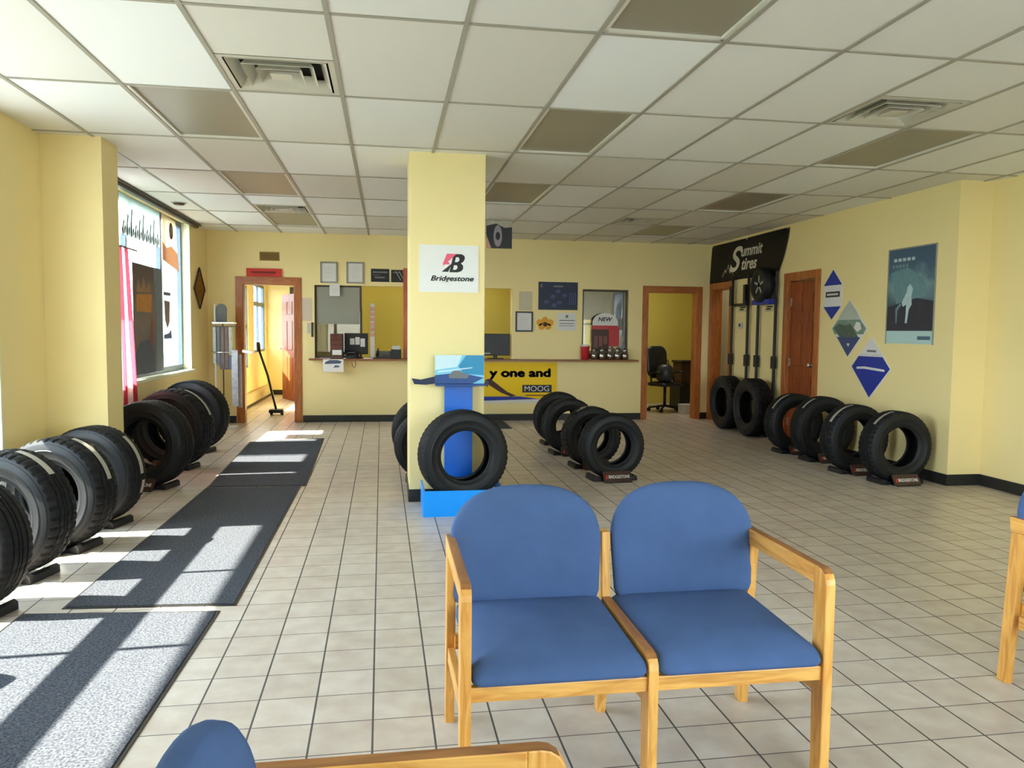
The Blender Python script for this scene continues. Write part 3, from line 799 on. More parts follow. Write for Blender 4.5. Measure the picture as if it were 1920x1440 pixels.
# ------------------------------------------------------------------ column sign
s = sign('wall_sign', 'white square sign with black and red B emblem on the column', 'sign', 'back', .485, 1.655, 6.13)
board('board', -.235, .228, 0, .365, .006, WHITE, s)
text('lettering', 'Bridgestone', -.145, .075, .335, .052, .006, INK, s, .03, .28)
SHB = lambda q: [(x+.24*(y-.155), y) for x, y in q]
flat('emblem', SHB([(.0, .155), (.0, .175), (.045, .175), (.055, .19), (.045, .21), (.0, .21), (.0, .235), (.045, .235), (.055, .25), (.045, .272), (.0, .272), (.0, .297), (.06, .297), (.085, .285), (.095, .262), (.088, .238), (.072, .225), (.092, .21), (.1, .185), (.09, .165), (.065, .155)]), .006, .001, INK, s)
flat('emblem', SHB([(-.002, .155), (.022, .155), (.022, .297), (-.002, .297)]), .0061, .001, INK, s)
flat('emblem_slash', [(-.055, .215), (.005, .215), (-.03, .265), (.045, .295), (-.022, .295)], .006, .001, PINK, s)
flat('emblem_slash', [(-.052, .2), (-.022, .298), (.055, .298), (.03, .275)], .0062, .001, PINK, s)
flat('emblem_wedge', [(-.062, .158), (-.01, .158), (.02, .225)], .006, .001, INK, s)

# ------------------------------------------------------------------ hanging tire poster
t = thing('hanging_poster', 'dark hanging cardboard poster picturing a tire, beside the column near the ceiling', 'poster', (1.36, 9.5, 2.36))
box('poster_board', (-.16, .155, 0, .006, 0, .33), BLACK, t)
bm = bmesh.new(); prism(bm, [(.07*math.cos(a*PI/12)*.75-.02, .15+.13*math.sin(a*PI/12)) for a in range(24)], -.002, 0, 'xz'); put('printed_rim', bm, mat('print_rim', lin(150, 140, 150), .5, .3, noise=.3, nscale=24), t)
bm = bmesh.new(); prism(bm, [(.028*math.cos(a*PI/10)-.02, .15+.05*math.sin(a*PI/10)) for a in range(20)], -.003, -.002, 'xz'); put('printed_hub', bm, INK, t)
bm = bmesh.new(); prism(bm, [(-.16, 0), (-.10, 0), (-.16, .16)], -.0015, 0, 'xz'); put('printed_corner', bm, mat('print_pink', lin(200, 160, 140), .5, .3, noise=.1), t)
bm = bmesh.new(); prism(bm, [(-.16, .27), (-.04, .30), (.06, .25), (.155, .26), (.155, .33), (-.16, .33)], -.0016, 0, 'xz'); put('printed_top', bm, mat('print_pale', lin(176, 172, 160), .5, .3, noise=.25, nscale=30), t)
for x in (-.13, .13):
    bm = bmesh.new(); tube(bm, [(x, .003, .328), (x, .003, CZ-2.36)], .002, 6); put('hanging_wire', bm, STEEL, t)

# ------------------------------------------------------------------ back wall papers and signs
BW = 11.6
def framed(u0, u1, z0, z1, label, fm, group=None, lines=5, wall='back', plane=BW):
    s = sign('framed_certificate', label, 'framed certificate', wall, (u0+u1)/2, z0, plane, group); w = (u1-u0)/2; h = z1-z0
    bm = bmesh.new(); f = .022
    for a in ((-w, -w+f, 0, h), (w-f, w, 0, h), (-w+f, w-f, 0, f), (-w+f, w-f, h-f, h)): bx(bm, *a, 0, .018)
    put('frame', bm, fm, s); board('paper', -w+f, w-f, f, h-f, .008, PAPER, s)
    for k in range(lines):
        y = h*.25+k*h*.55/lines; board('printed_line', -w*.5, w*.5*(.7+.3*(k % 2)), y, y+.006, .0006, PAPERG, s, .008)
    return s
framed(-.945, -.70, 2.02, 2.325, 'framed certificate over the service window, left of the pair', GREYS, 'certificates over the service window')
framed(-.575, -.325, 2.02, 2.33, 'framed certificate over the service window, right of the pair', GREYS, 'certificates over the service window')
framed(1.915, 2.18, 1.345, 1.65, 'black framed certificate on the wall right of the column', BLACK)
def sheet(name, label, u0, u1, z0, z1, m=PAPER, lines=(), plane=BW, cat='notice', group=None, inkm=PAPERG):
    s = sign(name, label, cat, 'back', (u0+u1)/2, z0, plane, group); w = (u1-u0)/2; h = z1-z0
    board('sheet', -w, w, 0, h, .003, m, s)
    for (a, b, c, d) in lines: board('printed_line', -w+2*w*a, -w+2*w*b, h*c, h*d, .0006, inkm, s, .003)
    return s
sheet('paper_sign', 'white paper notice taped at the top of the service window glass', -.815, -.67, 1.835, 2.012, lines=[(.2, .8, .5, .54), (.2, .7, .3, .34)])
sheet('paper_sign', 'pale paper notice beside the left doorway', -1.21, -1.06, 1.47, 1.80, mat('paper_pink', lin(206, 190, 170), .7, .2, noise=.04), [(.2, .8, .6, .62), (.2, .8, .4, .42)])
sheet('hanging_flyer', 'white flyer with grey car pictures hanging under the counter ledge', -.90, -.615, .745, .925, lines=[], plane=11.4195, cat='flyer')
f_ = bpy.data.objects['hanging_flyer']
flat('printed_car', [(-.12, .11), (.10, .12), (.12, .15), (.06, .17), (-.05, .17), (-.11, .14)], .003, .001, mat('print_slate', lin(84, 92, 116), .6, .3, noise=.25, nscale=40), f_)
flat('printed_car', [(.0, .06), (.08, .065), (.09, .085), (.03, .095)], .003, .001, MATS['print_slate'], f_)
s = sheet('black_sign', 'black sign with faint lettering over the service window, left of the two', -.225, .04, 2.05, 2.24, BLACK, [(.1, .9, .68, .80), (.2, .75, .28, .4), (.08, .5, .5, .54)], cat='sign', group='black signs over the service window', inkm=INKG)
s = sheet('black_sign', 'black sign with diagonal stripes over the service window, beside the column', .065, .30, 2.05, 2.23, BLACK, [(.1, .5, .75, .82)], cat='sign', group='black signs over the service window', inkm=INKG)
for k in range(3): flat('printed_stripe', [(-.06+.05*k, .16), (-.045+.05*k, .16), (.03+.05*k, .03), (.015+.05*k, .03)], .003, .001, GREYS, s)
s = sign('red_sign', 'small red sign with dark lettering on top of the left door casing', 'sign', 'back', -1.715, 2.092, 11.582)
board('board', -.25, .24, 0, .115, .012, RED, s); board('printed_line', -.18, .16, .045, .075, .0008, REDD, s, .012); board('printed_line', -.15, .13, .02, .03, .0008, REDD, s, .012)
s = sign('wall_vent', 'small brown vent grille high above the left door', 'vent', 'back', -1.645, 2.32, BW)
board('frame', -.14, .135, 0, .125, .006, mat('vent_brown', lin(150, 116, 50), .5, .3, noise=.1), s)
for k in range(6): board('slat', -.125, .12, .012+k*.018, .022+k*.018, .006, mat('vent_brown_dark', lin(110, 82, 36), .5, .3, noise=.1), s, .006)
s = sign('mounted_bracket', 'dark metal door bell bracket on the wall left of the service window', 'bracket', 'back', -1.085, 1.24, BW)
board('plate', -.05, -.01, .05, .20, .01, PAPERG, s, 0, .003); board('bar', .01, .035, 0, .21, .03, DARKM, s, 0, .004)
s = sign('wooden_post', 'narrow reddish wooden post against the back wall just left of the column', 'post', 'back', .285, .933, 11.58)
board('post', -.045, .045, 0, 1.32, .05, woodmat('red_post', lin(170, 74, 40), lin(200, 100, 60), 8, .4, 'Y'), s, -.02, .003)
s = sheet('paper_sign', 'pale paper notice above the black framed certificate', 1.965, 2.17, 1.665, 1.95, mat('paper_tan', lin(202, 190, 160), .7, .2, noise=.04), [(.2, .8, .75, .77), (.25, .75, .5, .52), (.2, .8, .35, .37), (.45, .55, .1, .9)])
s = sheet('navy_poster', 'dark navy printed poster on the back wall above the counter', 2.262, 2.872, 1.68, 2.10, SIGNN, [(.38, .62, .82, .87), (.05, .1, .8, .92)], cat='poster', inkm=INKG)
NV = mat('print_navy_pale', lin(66, 76, 116), .5, .3, noise=.3, nscale=20)
for k, (a, b) in enumerate(((-.18, .12), (-.08, .2), (.02, .11), (-.06, .07), (.0, .28), (.1, .22))):
    flat('printed_badge', [(a+.04*math.cos(q*PI/6), b+.03*math.sin(q*PI/6)) for q in range(12)], .003, .001, NV, s)
for k in range(4): board('printed_bar', .17+.03*k, .185+.03*k, .08, .26, .001, NV, s, .003)
s = sheet('paper_sign', 'white printed paper with dark crest, right of the flower ornament', 2.56, 2.85, 1.37, 1.635, lines=[(.1, .95, .55, .6), (.1, .9, .38, .42), (.1, .9, .25, .28), (.44, .58, .72, .88)], inkm=INKG)
s = sign('hanging_ornament', 'small orange flower wall ornament with brown centre', 'ornament', 'back', 2.367, 1.37, BW)
OR = mat('ornament_orange', lin(222, 164, 60), .6, .3, noise=.15, nscale=20)
for k in range(5):
    a = math.radians(18+72*k); bm = bmesh.new()
    cyl(bm, .05, .05, .0, .008, 14, (.085*math.cos(a), .10+.055*math.sin(a))); put('petal', bm, OR, s)
bm = bmesh.new(); lathe(bm, [(.032, .008), (.032, .016), (.015, .024)], 16, Matrix.Translation((0, .09, 0))); put('flower_centre', bm, BROWN, s, True)
# yellow poster
s = sign('advertising_sign', 'bright yellow advertising poster on the wall below the counter', 'poster', 'back', 1.90, .265, BW)
board('poster_sheet', -.72, .665, 0, .615, .004, YSIGN, s)
text('lettering', 'y one and', -.37, .36, .93, .16, .004, INK, s, .09)
board('logo_box', .13, .585, .16, .275, .001, INK, s, .004)
text('logo_lettering', 'MOOG', .165, .178, .38, .08, .005, PAPER, s, 0)
board('printed_line', .18, .53, .105, .125, .0008, mat('print_brown', lin(140, 96, 30), .6, .3, noise=.2), s, .004)
flat('printed_band', [(-.72, .03), (.40, .06), (.10, .10), (-.72, .10)], .004, .001, SIGNB, s)
flat('printed_border', [(-.72, .0), (.665, .0), (.665, .058), (.40, .058), (-.72, .028)], .004, .0008, PAPER, s)
flat('printed_part', [(-.42, .36), (-.36, .37), (-.10, .17), (.04, .11), (-.05, .10), (-.2, .16), (-.42, .30)], .0045, .0012, mat('print_dark_brown', lin(74, 40, 34), .5, .3, noise=.25, nscale=20), s)
flat('printed_part', [(-.46, .28), (-.43, .36), (-.38, .33), (-.40, .24)], .005, .0012, MATS['print_slate'], s)

# ------------------------------------------------------------------ things on the counter
CT = .9325
def cbox(name, label, cat, x0, x1, y0, y1, z1, m, z0=CT):
    t = thing(name, label, cat, ((x0+x1)/2, (y0+y1)/2, z0)); w = (x1-x0)/2; d_ = (y1-y0)/2; h = z1-z0
    return t, w, d_, h
t, w, d_, h = cbox('desk_organizer', 'dark brown wooden drawer organizer at the left end of the counter', 'organizer', -.80, -.62, 11.44, 11.60, 1.29, BROWN)
box('body', (-w, w, -d_, d_, 0, h), BROWN, t, .004)
for k in range(3): box('drawer', (-w+.012, w-.012, -d_-.006, -d_+.001, .13+k*.075, .195+k*.075), woodmat('organizer_front', lin(76, 32, 20), lin(104, 46, 28), 12, .4, 'X'), t, .003)
box('card', (-w+.03, w-.02, -d_-.009, -d_, .055, .125), PAPER, t)
t, w, d_, h = cbox('computer_monitor', 'black computer monitor back with white papers taped on it', 'monitor', -.61, -.27, 11.63, 11.72, 1.30, BLACK)
box('screen_case', (-w, w, -d_, d_-.01, .06, h), BLACK, t, .01); box('foot', (-.10, .10, -d_, d_, 0, .012), BLACK, t, .003); box('neck', (-.03, .03, -.01, .02, .01, .1), BLACK, t)
for k in range(3): box('taped_paper', (-w+.08+.075*k, -w+.145+.075*k, -d_-.003, -d_, .2-.03*(k == 2), .29+.02*(k % 2)), PAPER, t)
t, w, d_, h = cbox('card_terminal', 'dark payment terminal on the counter in front of the monitor', 'card terminal', -.58, -.44, 11.44, 11.58, 1.05, BLACK)
bm = bmesh.new(); prism(bm, [(-d_, 0), (d_, 0), (d_, h), (-d_, .04)], -w, w, 'yz', .006); put('body', bm, BLACK, t)
box('key_pad', (-w+.02, w-.02, -.03, .03, .085, .09), INKG, t)
t, w, d_, h = cbox('desk_phone', 'black desk telephone on the counter near the wooden post', 'telephone', -.16, .06, 11.45, 11.62, 1.06, BLACK)
bm = bmesh.new(); prism(bm, [(-d_, 0), (d_, 0), (d_, .11), (-d_, .03)], -w, w, 'yz', .006); put('body', bm, BLACK, t)
bm = bmesh.new(); tube(bm, [(-w+.03, -.06, .075), (-w+.03, -.02, .115), (-w+.03, .04, .135), (-w+.03, .075, .12)], .02, 10); put('handset', bm, BLACK, t, True)
for k in range(9): box('key', (-.01+.035*(k % 3), .015+.035*(k % 3), -.045+.03*(k//3), -.025+.03*(k//3), .055+.018*(k//3), .066+.018*(k//3)), INKG, t)
t, w, d_, h = cbox('paper_slip', 'small white paper slip lying on the counter', 'paper slip', -.33, -.20, 11.44, 11.53, CT+.012, PAPER)
box('paper', (-w, w, -d_, d_, 0, .012), PAPER, t)
t, w, d_, h = cbox('paper_forms_box', 'dark box of forms on the counter left of the column', 'box', .06, .21, 11.46, 11.62, 1.12, BROWN)
box('body', (-w, w, -d_, d_, 0, h-.05), BLACK, t, .004); box('forms', (-w+.02, w-.02, -d_+.02, d_-.02, h-.05, h), PAPERG, t)
t = thing('card_rack', 'tall narrow rack of pink business cards on the counter', 'card rack', (-.205, 11.60, CT))
box('upright', (-.03, .03, .0, .012, 0, .80), PAPERG, t); box('foot', (-.05, .05, -.06, .05, 0, .012), BLACK, t, .003)
for k in range(6): box('card_pocket', (-.036, .036, -.016, .001, .32+.075*k, .375+.075*k), mat('card_pink', lin(196, 150, 132), .6, .3, noise=.2, nscale=30), t, .002)
t, w, d_, h = cbox('computer_monitor', 'black computer monitor behind the counter right of the column', 'monitor', 1.40, 1.84, 11.60, 11.72, 1.31, BLACK)
box('screen_case', (-w, w, -d_+.02, d_-.02, .05, h), BLACK, t, .01); box('foot', (-.12, .12, -d_, d_, 0, .012), BLACK, t, .003); box('neck', (-.03, .03, -.02, .02, .01, .08), BLACK, t)
box('taped_label', (-w+.05, -w+.14, -d_+.017, -d_+.02, .075, .09), PAPERG, t)
# cable loops below the ledge
bm = bmesh.new(); tube(bm, [(-.50, 11.44, .90), (-.49, 11.43, .84), (-.46, 11.43, .80), (-.44, 11.43, .84), (-.45, 11.44, .905)], .006, 8)
tag(put('hanging_loop', bm, COUNT), 'thin brown cable loop hanging from the counter ledge', 'cable')
# right window display
t = thing('red_tumbler', 'red drink cup with pale lid on the counter ledge', 'cup', (2.975, 11.50, CT))
bm = bmesh.new(); lathe(bm, [(.05, 0), (.06, .01), (.068, .19), (.07, .2)], 24); put('cup', bm, CUPR, t, True)
bm = bmesh.new(); lathe(bm, [(.07, .2), (.072, .212), (.055, .222), (.04, .225)], 24); put('lid', bm, PAPER, t, True)
J0 = None
for k, x in enumerate((3.12, 3.245, 3.37, 3.49, 3.61)):
    lab = ['clear glass jar nearest the red cup on the counter ledge', 'clear glass jar second from the red cup', 'clear glass jar in the middle of the row of five', 'clear glass jar fourth from the red cup', 'clear glass jar at the right end of the row of five'][k]
    if J0 is None:
        J0 = thing('glass_jar', lab, 'jar', (x, 11.52, CT), 0, 'glass jars on the counter ledge')
        bm = bmesh.new(); lathe(bm, [(.040, 0), (.054, .008), (.057, .05), (.054, .10), (.042, .125), (.042, .14)], 24, cap=False); put('jar_body', bm, JARG, J0, True)
        bm = bmesh.new(); lathe(bm, [(.044, .138), (.046, .142), (.046, .158), (.03, .166), (.012, .17), (.014, .185), (.006, .192)], 24); put('lid', bm, JARG, J0, True)
        bm = bmesh.new(); lathe(bm, [(.036, .004), (.05, .012), (.052, .05), (.04, .07), (.02, .08)], 20); put('contents', bm, mat('jar_contents', lin(150, 112, 84), .6, .3, noise=.5, nscale=70), J0, True)
    else: dup(J0, (x, 11.52, CT), 0, lab, 'glass jars on the counter ledge')
t = thing('counter_display', 'red and white arched display card reading New behind the counter glass', 'display', (3.31, 11.60, CT))
ar = [(-.20, .52), (.20, .52), (.20, .56)]+[(.20*math.cos(PI*k/14), .56+.15*math.sin(PI*k/14)) for k in range(1, 14)]+[(-.20, .56)]
bm = bmesh.new(); prism(bm, ar, -.006, .004, 'xz'); hd_ = put('header_card', bm, PAPER, t)
n_ = text('lettering', 'NEW', -.11, .585, .22, .06, 0, INK, t, .03, .2); n_.matrix_local = Matrix.Translation((0, -.0062, 0)) @ Matrix.Rotation(PI/2, 4, 'X')
box('red_band', (-.20, .20, -.007, .004, .46, .52), CUPR, t)
box('dark_window', (-.20, .06, -.004, .004, .12, .46), BROWN, t); box('side_card', (.06, .22, -.02, .004, .20, .50), CUPR, t); box('foot', (-.15, .18, -.01, .004, 0, .125), GREYS, t)
for k in range(3): box('printed_photo', (-.17+.075*k, -.115+.075*k, -.0055, -.003, .17+.03*k, .36), mat('print_dusty', lin(126, 82, 76), .6, .3, noise=.4, nscale=40), t)

# ------------------------------------------------------------------ right wall: banner, diamonds, poster
RWX = 5.0
s = sign('cloth_banner', 'black cloth banner with white lettering hung high on the right wall', 'banner', 'right', 10.36, 2.09, RWX)
W2 = 1.17
def fold(x, y):
    u = (x+W2)/(2*W2); v = y/.60
    d = .010+.006*math.sin(7*u+2*v)+.004*math.sin(15*u+1)*(1-v)
    return d
def warp(c):
    u = min(1, max(0, (c.x+W2)/(2*W2))); v = min(1, max(0, c.y/.60))
    x = c.x-(1-v)**1.6*(.28*u**3)-.07*(1-v)*(1-u)
    y = c.y+.035*math.sin(PI*u)*(1-v)+.02*(u > .5)*0
    return Vector((x, y, c.z+fold(c.x, c.y)))
bm = bmesh.new(); nx, ny = 60, 20; g = [[bm.verts.new(warp(Vector((-W2+2*W2*i/nx, .60*j/ny, 0)))) for j in range(ny+1)] for i in range(nx+1)]
for i in range(nx):
    for j in range(ny): bm.faces.new((g[i][j], g[i+1][j], g[i+1][j+1], g[i][j+1]))
bmesh.ops.solidify(bm, geom=bm.faces[:], thickness=.003)
CLOTH = mat('banner_cloth', (.012, .011, .010, 1), .42, .45, noise=.2, nscale=8)
put('cloth', bm, CLOTH, s, True)
BL = mat('banner_white', lin(214, 206, 188), .6, .3, noise=.04)
text('lettering', 'S', -.48, .13, .36, .37, .006, BL, s, .02, .25, warp=warp)
text('lettering', 'ummit', -.14, .335, .64, .15, .006, BL, s, .03, .15, warp=warp)
text('lettering', 'tires', -.10, .135, .46, .165, .006, BL, s, .03, .15, warp=warp)
pts = [(-.72, .10), (-.64, .20), (-.60, .16), (-.54, .27), (-.47, .14), (-.42, .20), (-.36, .10)]
bm = bmesh.new(); lo = [bm.verts.new(warp(Vector((x, y-.035, .006)))) for x, y in pts]; hi = [bm.verts.new(warp(Vector((x, y, .006)))) for x, y in pts]
for k in range(len(pts)-1): bm.faces.new((lo[k], lo[k+1], hi[k+1], hi[k]))
bmesh.ops.solidify(bm, geom=bm.faces[:], thickness=.001); put('printed_mountains', bm, BL, s)
bm = bmesh.new()
for x in (-W2+.03, 0, W2-.03): cyl(bm, .010, .010, 0, .022, 10, (x, .585))
put('grommet', bm, STEEL, s)

def diamond(u, z0, hw, hh, label, parts, group='diamond wall signs', outline=[(0, -1), (1, 0), (0, 1), (-1, 0)]):
    """kite board: parts = list of (name, polygon in half units, material)"""
    s = sign('diamond_sign', label, 'sign', 'right', u, z0, RWX, group)
    P = lambda q: [(a*hw, hh+b*hh) for a, b in q]
    flat('board', P(outline), 0, .008, PAPER, s)
    for k, (n, q, m) in enumerate(parts): flat(n, P(q), .008, .0010+.0005*k, m, s)
    return s
MIX = mat('print_landscape', lin(120, 142, 132), .5, .3, noise=.35, nscale=12); MIX2 = mat('print_dark_green', lin(84, 100, 88), .5, .3, noise=.4, nscale=30)
MIX3 = mat('print_slate_blue', lin(66, 78, 120), .5, .3, noise=.2, nscale=9)
diamond(8.185, 1.515, .187, .287, 'blue and white pointed sign, the highest of three, beside the paneled door',
        [('blue_tip', [(-.97, .37), (.97, .37), (0, .98)], SIGNB), ('blue_tip', [(-.93, -.47), (.93, -.47), (0, -.98)], SIGNB), ('printed_name', [(-.72, -.10), (.78, -.10), (.78, .12), (-.72, .12)], INK), ('printed_line', [(-.58, -.03), (.62, -.03), (.62, .05), (-.58, .05)], PAPERG)],
        outline=[(0, -1), (.98, -.47), (1, .36), (0, 1), (-1, .36), (-.98, -.47)])
diamond(7.845, 1.105, .335, .315, 'photo printed diamond sign with green landscape, middle of the three',
        [('printed_sky', [(-.5, .5), (0, .97), (.5, .5), (.62, .3), (-.62, .3)], mat('print_mist', lin(176, 186, 178), .5, .3, noise=.15, nscale=8)), ('printed_land', [(-.62, .3), (.62, .3), (.94, 0), (.8, -.2), (-.8, -.2), (-.94, 0)], MIX),
         ('printed_trees', [(-.85, .02), (-.55, .18), (-.2, .1), (.1, .16), (.3, -.05), (.55, -.3), (-.5, -.3)], MIX2), ('printed_base', [(-.66, -.3), (.66, -.3), (0, -.97)], MIX3), ('printed_emblem', [(-.08, -.52), (.10, -.52), (.02, -.64)], PAPER), ('printed_figure', [(.3, .02), (.42, .22), (.62, .2), (.7, -.02), (.5, -.12)], PAPER)])
diamond(7.435, .685, .335, .325, 'solid blue diamond sign with white top, the lowest of the three',
        [('blue_field', [(-.62, .36), (.60, .36), (.97, 0), (0, -.96), (-.97, 0)], SIGNB), ('printed_name', [(-.70, .0), (-.3, .03), (.72, -.03), (.72, -.10), (-.3, -.05), (-.70, -.07)], PAPER), ('printed_line', [(-.2, .50), (.28, .50), (.26, .57), (-.18, .57)], INKG), ('grey_strip', [(-.5, .40), (.5, .40), (.5, .43), (-.5, .43)], PAPERG)])  # last part is a thin grey printed strip above the blue field
# poster
s = sign('wall_poster', 'tall dark teal framed poster on the right wall near the corner', 'poster', 'right', 6.855, 1.27, RWX)
def poster_material():
    m = bpy.data.materials.new('poster_print'); m.use_nodes = True; nt = m.node_tree; b = nt.nodes['Principled BSDF']
    tc = nt.nodes.new('ShaderNodeTexCoord'); sp = nt.nodes.new('ShaderNodeSeparateXYZ'); nt.links.new(tc.outputs['Object'], sp.inputs[0])
    n = nt.nodes.new('ShaderNodeTexNoise'); n.inputs['Scale'].default_value = 5; n.inputs['Detail'].default_value = 5; nt.links.new(tc.outputs['Object'], n.inputs['Vector'])
    a = nt.nodes.new('ShaderNodeMath'); a.operation = 'MULTIPLY_ADD'; a.inputs[1].default_value = .5; nt.links.new(n.outputs['Fac'], a.inputs[0]); nt.links.new(sp.outputs[1], a.inputs[2])
    r = nt.nodes.new('ShaderNodeValToRGB'); e = r.color_ramp.elements
    e[0].position = .30; e[0].color = lin(48, 50, 60); e[1].position = 1.0; e[1].color = lin(60, 88, 116)
    x = e.new(.62); x.color = lin(54, 78, 98); y = e.new(.85); y.color = lin(112, 146, 156)
    nt.links.new(a.outputs[0], r.inputs[0]); nt.links.new(r.outputs[0], b.inputs['Base Color']); b.inputs['Roughness'].default_value = .35
    return m
board('poster_sheet', -.34, .34, .125, .925, .006, poster_material(), s)
board('bottom_strip', -.34, .34, 0, .125, .006, mat('print_pale_teal', lin(176, 206, 206), .4, .4, noise=.08, nscale=6), s)
board('printed_name', .13, .31, .04, .075, .001, mat('print_steel', lin(86, 108, 130), .5, .3), s, .006)
bm = bmesh.new()
for a in ((-.35, -.338, -.005, .935), (.338, .35, -.005, .935), (-.338, .338, .923, .935)): bx(bm, *a, 0, .010)
put('frame', bm, GREYS, s)
PF = mat('print_figure', lin(176, 198, 204), .5, .3, noise=.2, nscale=20); PT = mat('print_teal', lin(102, 138, 146), .5, .3, noise=.25, nscale=10); PG_ = mat('print_dusk', lin(56, 54, 66), .5, .3, noise=.2, nscale=9)
flat('printed_glow', [(-.30, .70), (-.05, .74), (.18, .62), (.22, .45), (.05, .42), (-.2, .38), (-.25, .55)], .006, .0006, PT, s)
flat('printed_ground', [(-.34, .125), (.34, .125), (.34, .40), (.1, .44), (-.15, .40), (-.34, .36)], .006, .0007, PG_, s)
flat('printed_figure', [(-.06, .20), (-.03, .20), (-.01, .33), (.03, .38), (.02, .46), (.04, .53), (.0, .58), (-.04, .55), (-.05, .50), (-.12, .40), (-.10, .36), (-.05, .38), (-.05, .30)], .0068, .001, PF, s)
flat('printed_trail', [(-.20, .20), (-.185, .20), (-.18, .33), (-.12, .38), (-.14, .40), (-.21, .34)], .0067, .0008, PT, s)
for k in range(5): board('printed_letter', -.26+.066*k, -.215+.066*k, .805, .835, .0008, PF, s, .006)
for k in range(5): board('printed_letter', -.28+.05*k, -.245+.05*k, .745, .775, .0008, PT, s, .006)

# tall wheel display racks against the right wall
def rack(y0, y1, label, wheel):
    yc = (y0+y1)/2; w = (y1-y0)/2
    s = thing('display_rack', label, 'display rack', (4.957, yc, 0), -PI/2, 'tall display racks')     # local x = towards -y
    for q in (-w, w):
        bm = bmesh.new(); bx(bm, q-.017, q+.017, -.015, .015, 0, 2.16, .003); o = put('post', bm, DARKM, s)
        box('clip_box', (q-.035, q+.035, -.032, .02, .90, 1.06), BLACK, o, .004)
    box('crossbar', (-w, w, -.02, .02, 1.735, 1.775), DARKM, s, .003); box('foot_bar', (-w, w, -.03, .015, 0, .02), DARKM, s, .003)
    if not wheel:
        for q in (-w+.03, w-.03): box('fork_arm', (q-.03, q+.03, -.055, -.02, 1.75, 2.03), BLACK, s, .004)
    else:
        m = Matrix.Translation((0, -.02, 1.99)) @ Matrix.Rotation(PI/2, 4, 'X')
        bm = bmesh.new(); lathe(bm, [(.13, -.02), (.20, -.02), (.225, .0), (.232, .05), (.225, .10), (.2, .12), (.15, .118), (.13, .10)], 40, m); put('wheel_tire', bm, RUBW, s, True)
        bm = bmesh.new(); lathe(bm, [(.135, .07), (.13, .09), (.06, .075), (.03, .10)], 32, m); put('wheel_disc', bm, CHROME, s, True)
        bm = bmesh.new()
        for k in range(5): bx(bm, -.014, .014, .03, .125, .085, .105, 0, m @ Matrix.Rotation(2*PI*k/5, 4, 'Z'))
        put('wheel_spoke', bm, mat('spoke_grey', (.4, .4, .42, 1), .35, .5, .6, noise=.05), s)
        box('cradle', (-w, w, -.10, -.015, 1.735, 1.80), SIGNB, s, .004)
    return s
rack(10.20, 10.70, 'tall dark metal display rack with empty forks, nearer the corner', False)
rack(9.42, 9.90, 'tall dark metal display rack holding a wheel at its top', True)
def label_plate(u, z, lab):
    s = sign('wall_label', lab, 'label', 'right', u, z, RWX); board('plate', -.12, .12, 0, .10, .004, mat('label_cream', lin(206, 196, 150), .6, .3, noise=.04), s)
    board('printed_line', -.07, .09, .055, .075, .0008, INK, s, .004); board('printed_line', -.09, .04, .025, .045, .0008, INK, s, .004)
label_plate(10.45, 1.655, 'small printed label on the wall between the posts of the empty rack'); label_plate(9.66, 1.645, 'small printed label on the wall under the hanging wheel')
s = sign('thermostat', 'small dark thermostat on the wall behind the empty rack', 'thermostat', 'right', 10.48, 1.42, RWX)
board('mounting_plate', -.05, .05, -.005, .09, .004, PAPERG, s); board('body', -.045, .045, 0, .085, .025, PAPERG, s, 0, .005); board('display', -.03, .02, .03, .07, .002, INK, s, .025)
s = sign('light_switch', 'light switch on the beige wall inside the corner doorway', 'light switch', 'right', 11.9, 1.07, 5.9)
s.location = (5.9, 11.42, 1.08); board('plate', -.035, .035, 0, .115, .005, PAPERG, s, 0, .002); board('toggle', -.006, .006, .045, .07, .012, INKG, s, .005)

# ------------------------------------------------------------------ rear left window hangings
LW = -2.56
FLAGR = mat('flag_red', lin(222, 96, 116), .8, .1, noise=.05, trans=.6); FLAGW = mat('flag_white', lin(250, 236, 236), .8, .1, noise=.04, trans=.6)
s = sign('striped_flag', 'red and white striped flag hanging in the left window beside the pillar', 'flag', 'left', 7.66, .58, -2.455)
def fl(u, v):   # folds; the flag gathers towards its lower end
    w = .36*(.62+.38*(1-v))
    return Vector(((u-.5)*w*2+.10*(1-v)+.02, v*1.52, .03+.022*math.sin(u*19+1.2*v)*(1-.4*v)))
NS = 11
for k in range(NS):
    bm = bmesh.new(); a, b = k/NS, (k+1)/NS; m_ = 4; n_ = 24
    g = [[bm.verts.new(fl(a+(b-a)*i/m_, j/n_)) for j in range(n_+1)] for i in range(m_+1)]
    for i in range(m_):
        for j in range(n_): bm.faces.new((g[i][j], g[i+1][j], g[i+1][j+1], g[i][j+1]))
    bmesh.ops.solidify(bm, geom=bm.faces[:], thickness=.0015)
    put('red_stripe' if k % 2 == 0 else 'white_stripe', bm, FLAGR if k % 2 == 0 else FLAGW, s, True)
bm = bmesh.new(); tube(bm, [(-.40, 1.525, .03), (.55, 1.525, .03)], .008, 8); put('rod', bm, BRONZE, s)
s = sign('window_poster', 'tall dark poster with an orange band hanging in the left window', 'poster', 'left', 9.02, .86, LW)
board('poster_sheet', -.52, .50, 0, 1.16, .004, mat('poster_dark', lin(84, 72, 80), .4, .4, noise=.4, nscale=7, trans=.2), s)
flat('printed_band', [(-.42, .66), (.10, .66), (.12, .86), (-.42, .84)], .004, .001, mat('print_orange', lin(206, 140, 60), .5, .3, noise=.5, nscale=14, trans=.2), s)
